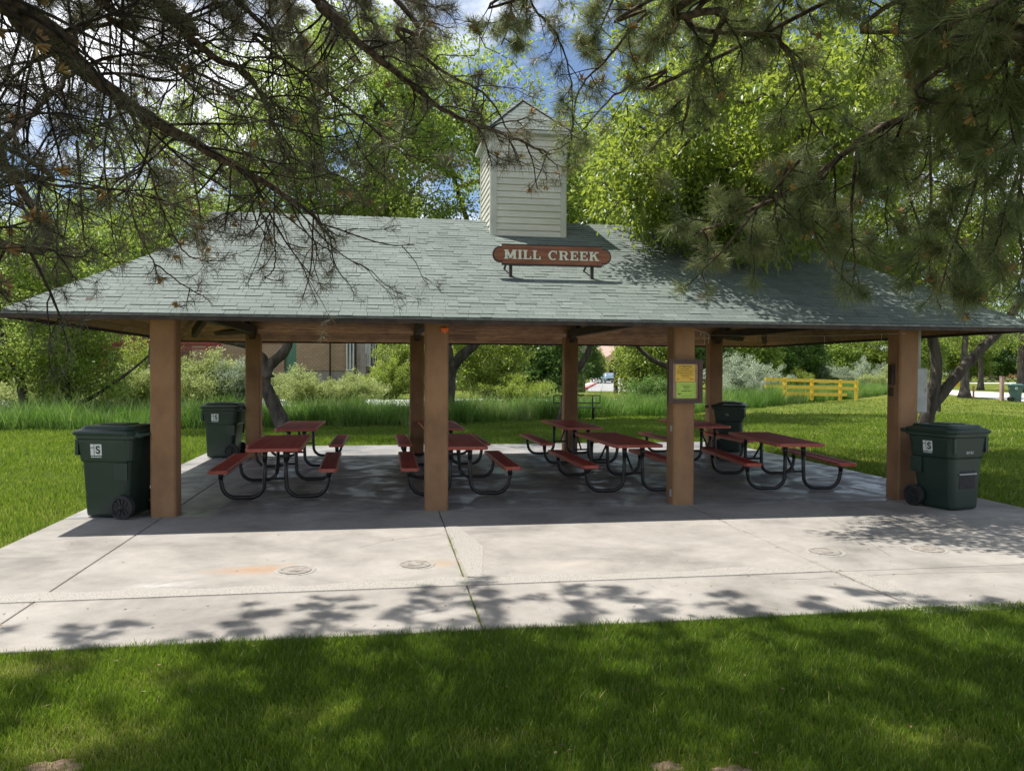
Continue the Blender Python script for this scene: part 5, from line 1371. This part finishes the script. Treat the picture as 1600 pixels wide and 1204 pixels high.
pl = Pine('pine_tree', 'big sparse pine whose bare dark boughs cross the top left of the view', (-1.6, -12.6, 0), 12, .30, .5)
tl = pl.base+[0.1, .1, 4.3]
pl.limb([tl]+A_((-60, -40, 3.0), (30, 30, 3.4), (110, 95, 3.7), (230, 182, 4.1), (320, 232, 4.5), (420, 290, 5.1), (480, 330, 5.6), (520, 372, 5.9)), .055, .010, 8, (.5, 1.1), start=.35)
pl.limb([tl+[0, 0, .4]]+A_((170, -60, 3.6), (250, 15, 3.9), (330, 85, 4.3), (390, 120, 4.7), (425, 190, 5.0), (450, 270, 5.4)), .032, .007, 8, (.4, .9), start=.4)
pl.limb([tl+[0, 0, .6]]+A_((420, -70, 4.0), (500, 10, 4.3), (560, 65, 4.7), (640, 130, 5.2), (700, 175, 5.6), (775, 205, 6.0), (860, 240, 6.5)), .034, .009, 5, (.3, .6), start=.4)
pl.limb([tl+[0, 0, .2]]+A_((-120, 330, 2.8), (0, 222, 3.1), (60, 165, 3.5), (118, 112, 3.9), (180, 90, 4.3)), .020, .006, 7, (.3, .7), start=.35)
pl.limb([tl+[0, 0, .5]]+A_((60, -80, 3.4), (170, 30, 3.9), (300, 110, 4.5), (430, 165, 5.2), (560, 195, 5.9)), .016, .005, 7, (.4, .9), start=.35)
pl.limb([tl+[0, 0, .5]]+A_((300, -60, 3.8), (400, 60, 4.3), (520, 150, 5.0), (640, 250, 5.9)), .016, .005, 7, (.4, .9), start=.35)
pl.limb([tl+[0, 0, .5]]+A_((560, -60, 4.2), (620, 50, 4.7), (690, 110, 5.2), (760, 150, 5.6), (800, 215, 6.0)), .018, .005, 3.5, (.3, .5), start=.35)
pl.limb([tl+[0, 0, -.2]]+A_((-80, 180, 3.0), (0, 260, 3.6), (90, 290, 4.3), (200, 300, 5.0), (300, 330, 5.7)), .014, .005, 8, (.4, .8), start=.35)
pl.limb([tl]+A_((40, -90, 3.6), (120, 60, 4.4), (230, 210, 5.2), (330, 300, 6.0)), .014, .005, 8, (.4, .8), start=.35)
# hanging sprays that dip in front of the roof
for pts in (((30, 160, 4.3), (20, 270, 4.4), (45, 340, 4.5), (60, 390, 4.6), (100, 423, 4.7)),
            ((150, 160, 4.6), (190, 240, 4.8), (205, 330, 5.0), (235, 400, 5.1), (268, 432, 5.2), (325, 470, 5.3)),
            ((230, 250, 4.8), (255, 330, 5.0), (290, 395, 5.2), (325, 408, 5.3)),
            ((120, 220, 4.4), (128, 320, 4.6), (135, 385, 4.7), (180, 398, 4.8)),
            ((300, 260, 5.2), (312, 330, 5.4), (316, 362, 5.5), (328, 375, 5.5)),
            ((430, 290, 5.6), (428, 350, 5.7), (430, 400, 5.8), (425, 425, 5.8), (408, 438, 5.8)),
            ((480, 300, 5.8), (500, 345, 5.9), (512, 385, 5.9), (522, 420, 5.9)),
            ((390, 300, 5.4), (400, 345, 5.5), (418, 368, 5.6))):
    pl.limb(A_(*pts), .008, .0035, 5, (.10, .22), start=.35, lvl=1, lush=.6)
# more upper boughs, wholly above the picture, that shade the lawn
def crown_limbs(p, n, x0, x1, ya, yb, z0, z1, dens, tl_, lush):
    for i in range(n):
        a = np.array([rng.uniform(x0, x1), rng.uniform(ya, yb), rng.uniform(z0, z1)])
        s0 = p.base+[0, 0, a[2]*rng.uniform(.85, 1.1)+.8]; mid = (s0+a)/2+[0, 0, .3]
        p.limb([s0, mid, a], .03, .007, dens, tl_, lush, start=.35)
pl.kid = (3, 6)
crown_limbs(pl, 58, -3.4, 3.2, -8.6, -4.9, 5.2, 7.0, 6, (.5, .95), .9)
for x, y, z in ((-1.6, -3.6, 4.9), (-.8, -3.45, 4.9), (.1, -3.2, 5.0), (.7, -3.0, 5.1), (1.3, -2.9, 5.2), (2.0, -2.75, 5.1), (2.6, -2.95, 5.1), (3.2, -3.1, 5.0), (0.4, -3.9, 5.4), (1.8, -3.8, 5.5)):
    e_ = np.array([x, y, z]); m_ = (e_+pl.base+[0, 0, 5.2])/2+[0, 0, .9]
    pl.limb([pl.base+[0, 0, 5.4], m_, e_+[-.3, -1.2, .45], e_], .03, .006, 3.2, (.25, .5), .9, start=.72)
pl.finish()
pr = Pine('pine_tree', 'lush drooping pine whose needle-covered boughs hang over the right of the view', (8.6, -12.4, 0), 12, .30, 1.3)
tr = pr.base+[-.1, .1, 4.2]
pr.limb([tr]+A_((1690, 20, 3.6), (1600, 75, 4.0), (1540, 105, 4.3), (1450, 163, 4.6), (1350, 216, 5.0), (1280, 270, 5.3), (1190, 320, 5.6), (1120, 352, 5.9), (1080, 370, 6.1)), .038, .008, 5, (.3, .65), start=.5)
pr.limb([tr+[0, 0, .5]]+A_((1180, -60, 4.2), (1135, 20, 4.5), (1110, 75, 4.8), (1080, 140, 5.1), (1065, 210, 5.4)), .028, .007, 3.5, (.25, .5), lush=.85, start=.5)
pr.limb([tr+[0, 0, .5]]+A_((1180, -50, 4.4), (1215, 60, 4.7), (1250, 110, 5.0), (1262, 170, 5.2), (1290, 220, 5.5)), .02, .006, 3.2, (.3, .5), start=.5, lush=.9)
pr.limb([tr+[0, 0, .2]]+A_((1620, -30, 3.4), (1596, 60, 3.7), (1588, 160, 4.0), (1592, 260, 4.2), (1560, 350, 4.5)), .024, .007, 4, (.3, .6), start=.5, lush=1.0)
pr.limb([tr+[0, 0, .2]]+A_((1560, 60, 4.0), (1545, 180, 4.3), (1520, 300, 4.5), (1490, 380, 4.7), (1470, 460, 4.9)), .014, .005, 4, (.2, .4), start=.45)
pr.limb([tr+[0, 0, .3]]+A_((1480, -40, 4.0), (1440, 60, 4.5), (1420, 170, 4.9), (1390, 260, 5.2), (1385, 370, 5.5)), .016, .005, 4, (.25, .45), start=.45, lush=1.0)
pr.limb([tr+[0, 0, .6]]+A_((1090, -40, 4.6), (1010, 20, 5.0), (950, 90, 5.4), (905, 140, 5.8), (895, 200, 6.1), (888, 250, 6.3)), .014, .004, 3.5, (.2, .4), start=.5, lush=.6)
pr.limb([tr+[0, 0, .6]]+A_((1140, 80, 4.9), (1040, 110, 5.3), (960, 150, 5.7), (900, 215, 6.1), (845, 245, 6.4)), .014, .004, 3.5, (.2, .4), start=.4, lush=.7)
pr.limb([tr+[0, 0, .6]]+A_((880, -60, 4.8), (830, 0, 5.2), (870, 55, 5.4), (893, 130, 5.6), (893, 220, 5.8)), .012, .004, 5, (.2, .45), start=.5, lush=.6)
pr.limb(A_((1250, 250, 5.2), (1180, 330, 5.5), (1140, 380, 5.7), (1090, 430, 5.9), (1062, 458, 6.0)), .010, .004, 6, (.15, .3), start=.2, lvl=1, lush=1.2)
for pts in (((1340, 230, 5.0), (1330, 330, 5.2), (1335, 400, 5.3), (1330, 460, 5.4)),
            ((1290, 270, 5.2), (1270, 350, 5.4), (1300, 410, 5.5), (1320, 440, 5.6)),
            ((1450, 180, 4.8), (1455, 300, 5.0), (1450, 400, 5.2), (1470, 480, 5.3)),
            ((1510, 130, 4.5), (1540, 260, 4.7), (1535, 360, 4.8), (1520, 465, 4.9)),
            ((1400, 210, 4.9), (1420, 300, 5.1), (1440, 380, 5.2), (1420, 450, 5.3)),
            ((1600, 240, 4.3), (1590, 340, 4.5), (1600, 420, 4.7), (1570, 470, 4.8)),
            ((1230, 260, 5.3), (1210, 330, 5.4), (1225, 380, 5.5))):
    pr.limb(A_(*pts), .011, .004, 7, (.18, .34), start=.1, lvl=1, lush=1.25)
pr.kid = (3, 6)
crown_limbs(pr, 30, 2.6, 6.8, -8.8, -5.2, 5.2, 7.0, 6, (.5, .95), 1.0)
for x, y, z in ((3.9, -3.3, 5.0), (4.7, -3.6, 4.9), (5.3, -3.4, 5.0), (6.1, -3.9, 4.9)):
    e_ = np.array([x, y, z]); m_ = (e_+pr.base+[0, 0, 5.2])/2+[0, 0, .9]
    pr.limb([pr.base+[0, 0, 5.4], m_, e_+[.3, -1.2, .45], e_], .03, .006, 3.2, (.25, .5), .9, start=.72)
pr.finish()

# ------------------------------------------------------------------ light
sd = Vector((.335, -.235, -1.0)).normalized()
el = math.asin(-sd.z); az = math.atan2(-sd.x, -sd.y)   # compass-like angle from +Y towards +X
L = bpy.data.lights.new('sun', 'SUN'); L.energy = 5.0; L.angle = math.radians(.55); L.color = (1, .955, .88)
lo = bpy.data.objects.new('sun', L); COL.objects.link(lo); lo.rotation_euler = sd.to_track_quat('-Z', 'Y').to_euler(); lo.location = (0, 0, 30)
w = bpy.data.worlds.new('World'); scene.world = w; w.use_nodes = True
n, l = w.node_tree.nodes, w.node_tree.links
sky = n.new('ShaderNodeTexSky'); sky.sky_type = 'NISHITA'; sky.sun_disc = False; sky.sun_elevation = el; sky.sun_rotation = az
sky.altitude = 1300; sky.air_density = 1.0; sky.dust_density = .6; sky.ozone_density = 1.4
tc = n.new('ShaderNodeTexCoord'); mp = n.new('ShaderNodeMapping'); mp.inputs['Scale'].default_value = (1, 1, 2.2); mp.inputs['Location'].default_value = (.35, .2, .1)
l.new(tc.outputs['Generated'], mp.inputs['Vector'])
cz = noise(n, l, 2.1, 9, .58, mp.outputs[0], .4)
cr = ramp(n, [(.45, (0, 0, 0)), (.60, (1, 1, 1))]); l.new(cz.outputs[0], cr.inputs[0])
cm = mixc(n, l, cr.outputs[0], sky.outputs[0], (12.0, 12.2, 12.6))
l.new(cm, n['Background'].inputs['Color']); n['Background'].inputs['Strength'].default_value = .084

cam = bpy.data.cameras.new('camera'); co = bpy.data.objects.new('camera', cam); COL.objects.link(co); scene.camera = co
cam.sensor_width = 36; cam.lens = 36*FPX/1600; cam.clip_end = 5000; cam.clip_start = .05
mt = Matrix((( R2[0], U2[0], -_F[0], CAM[0]), (R2[1], U2[1], -_F[1], CAM[1]), (R2[2], U2[2], -_F[2], CAM[2]), (0, 0, 0, 1)))
co.matrix_world = mt
scene.render.resolution_x = 1024; scene.render.resolution_y = 770
vs = scene.view_settings; vs.view_transform = 'Standard'; vs.look = 'None'; vs.exposure = .74; vs.gamma = 1
scene.render.engine = 'CYCLES'
try:
    scene.cycles.max_bounces = 7; scene.cycles.diffuse_bounces = 4; scene.cycles.transmission_bounces = 4
except Exception: pass
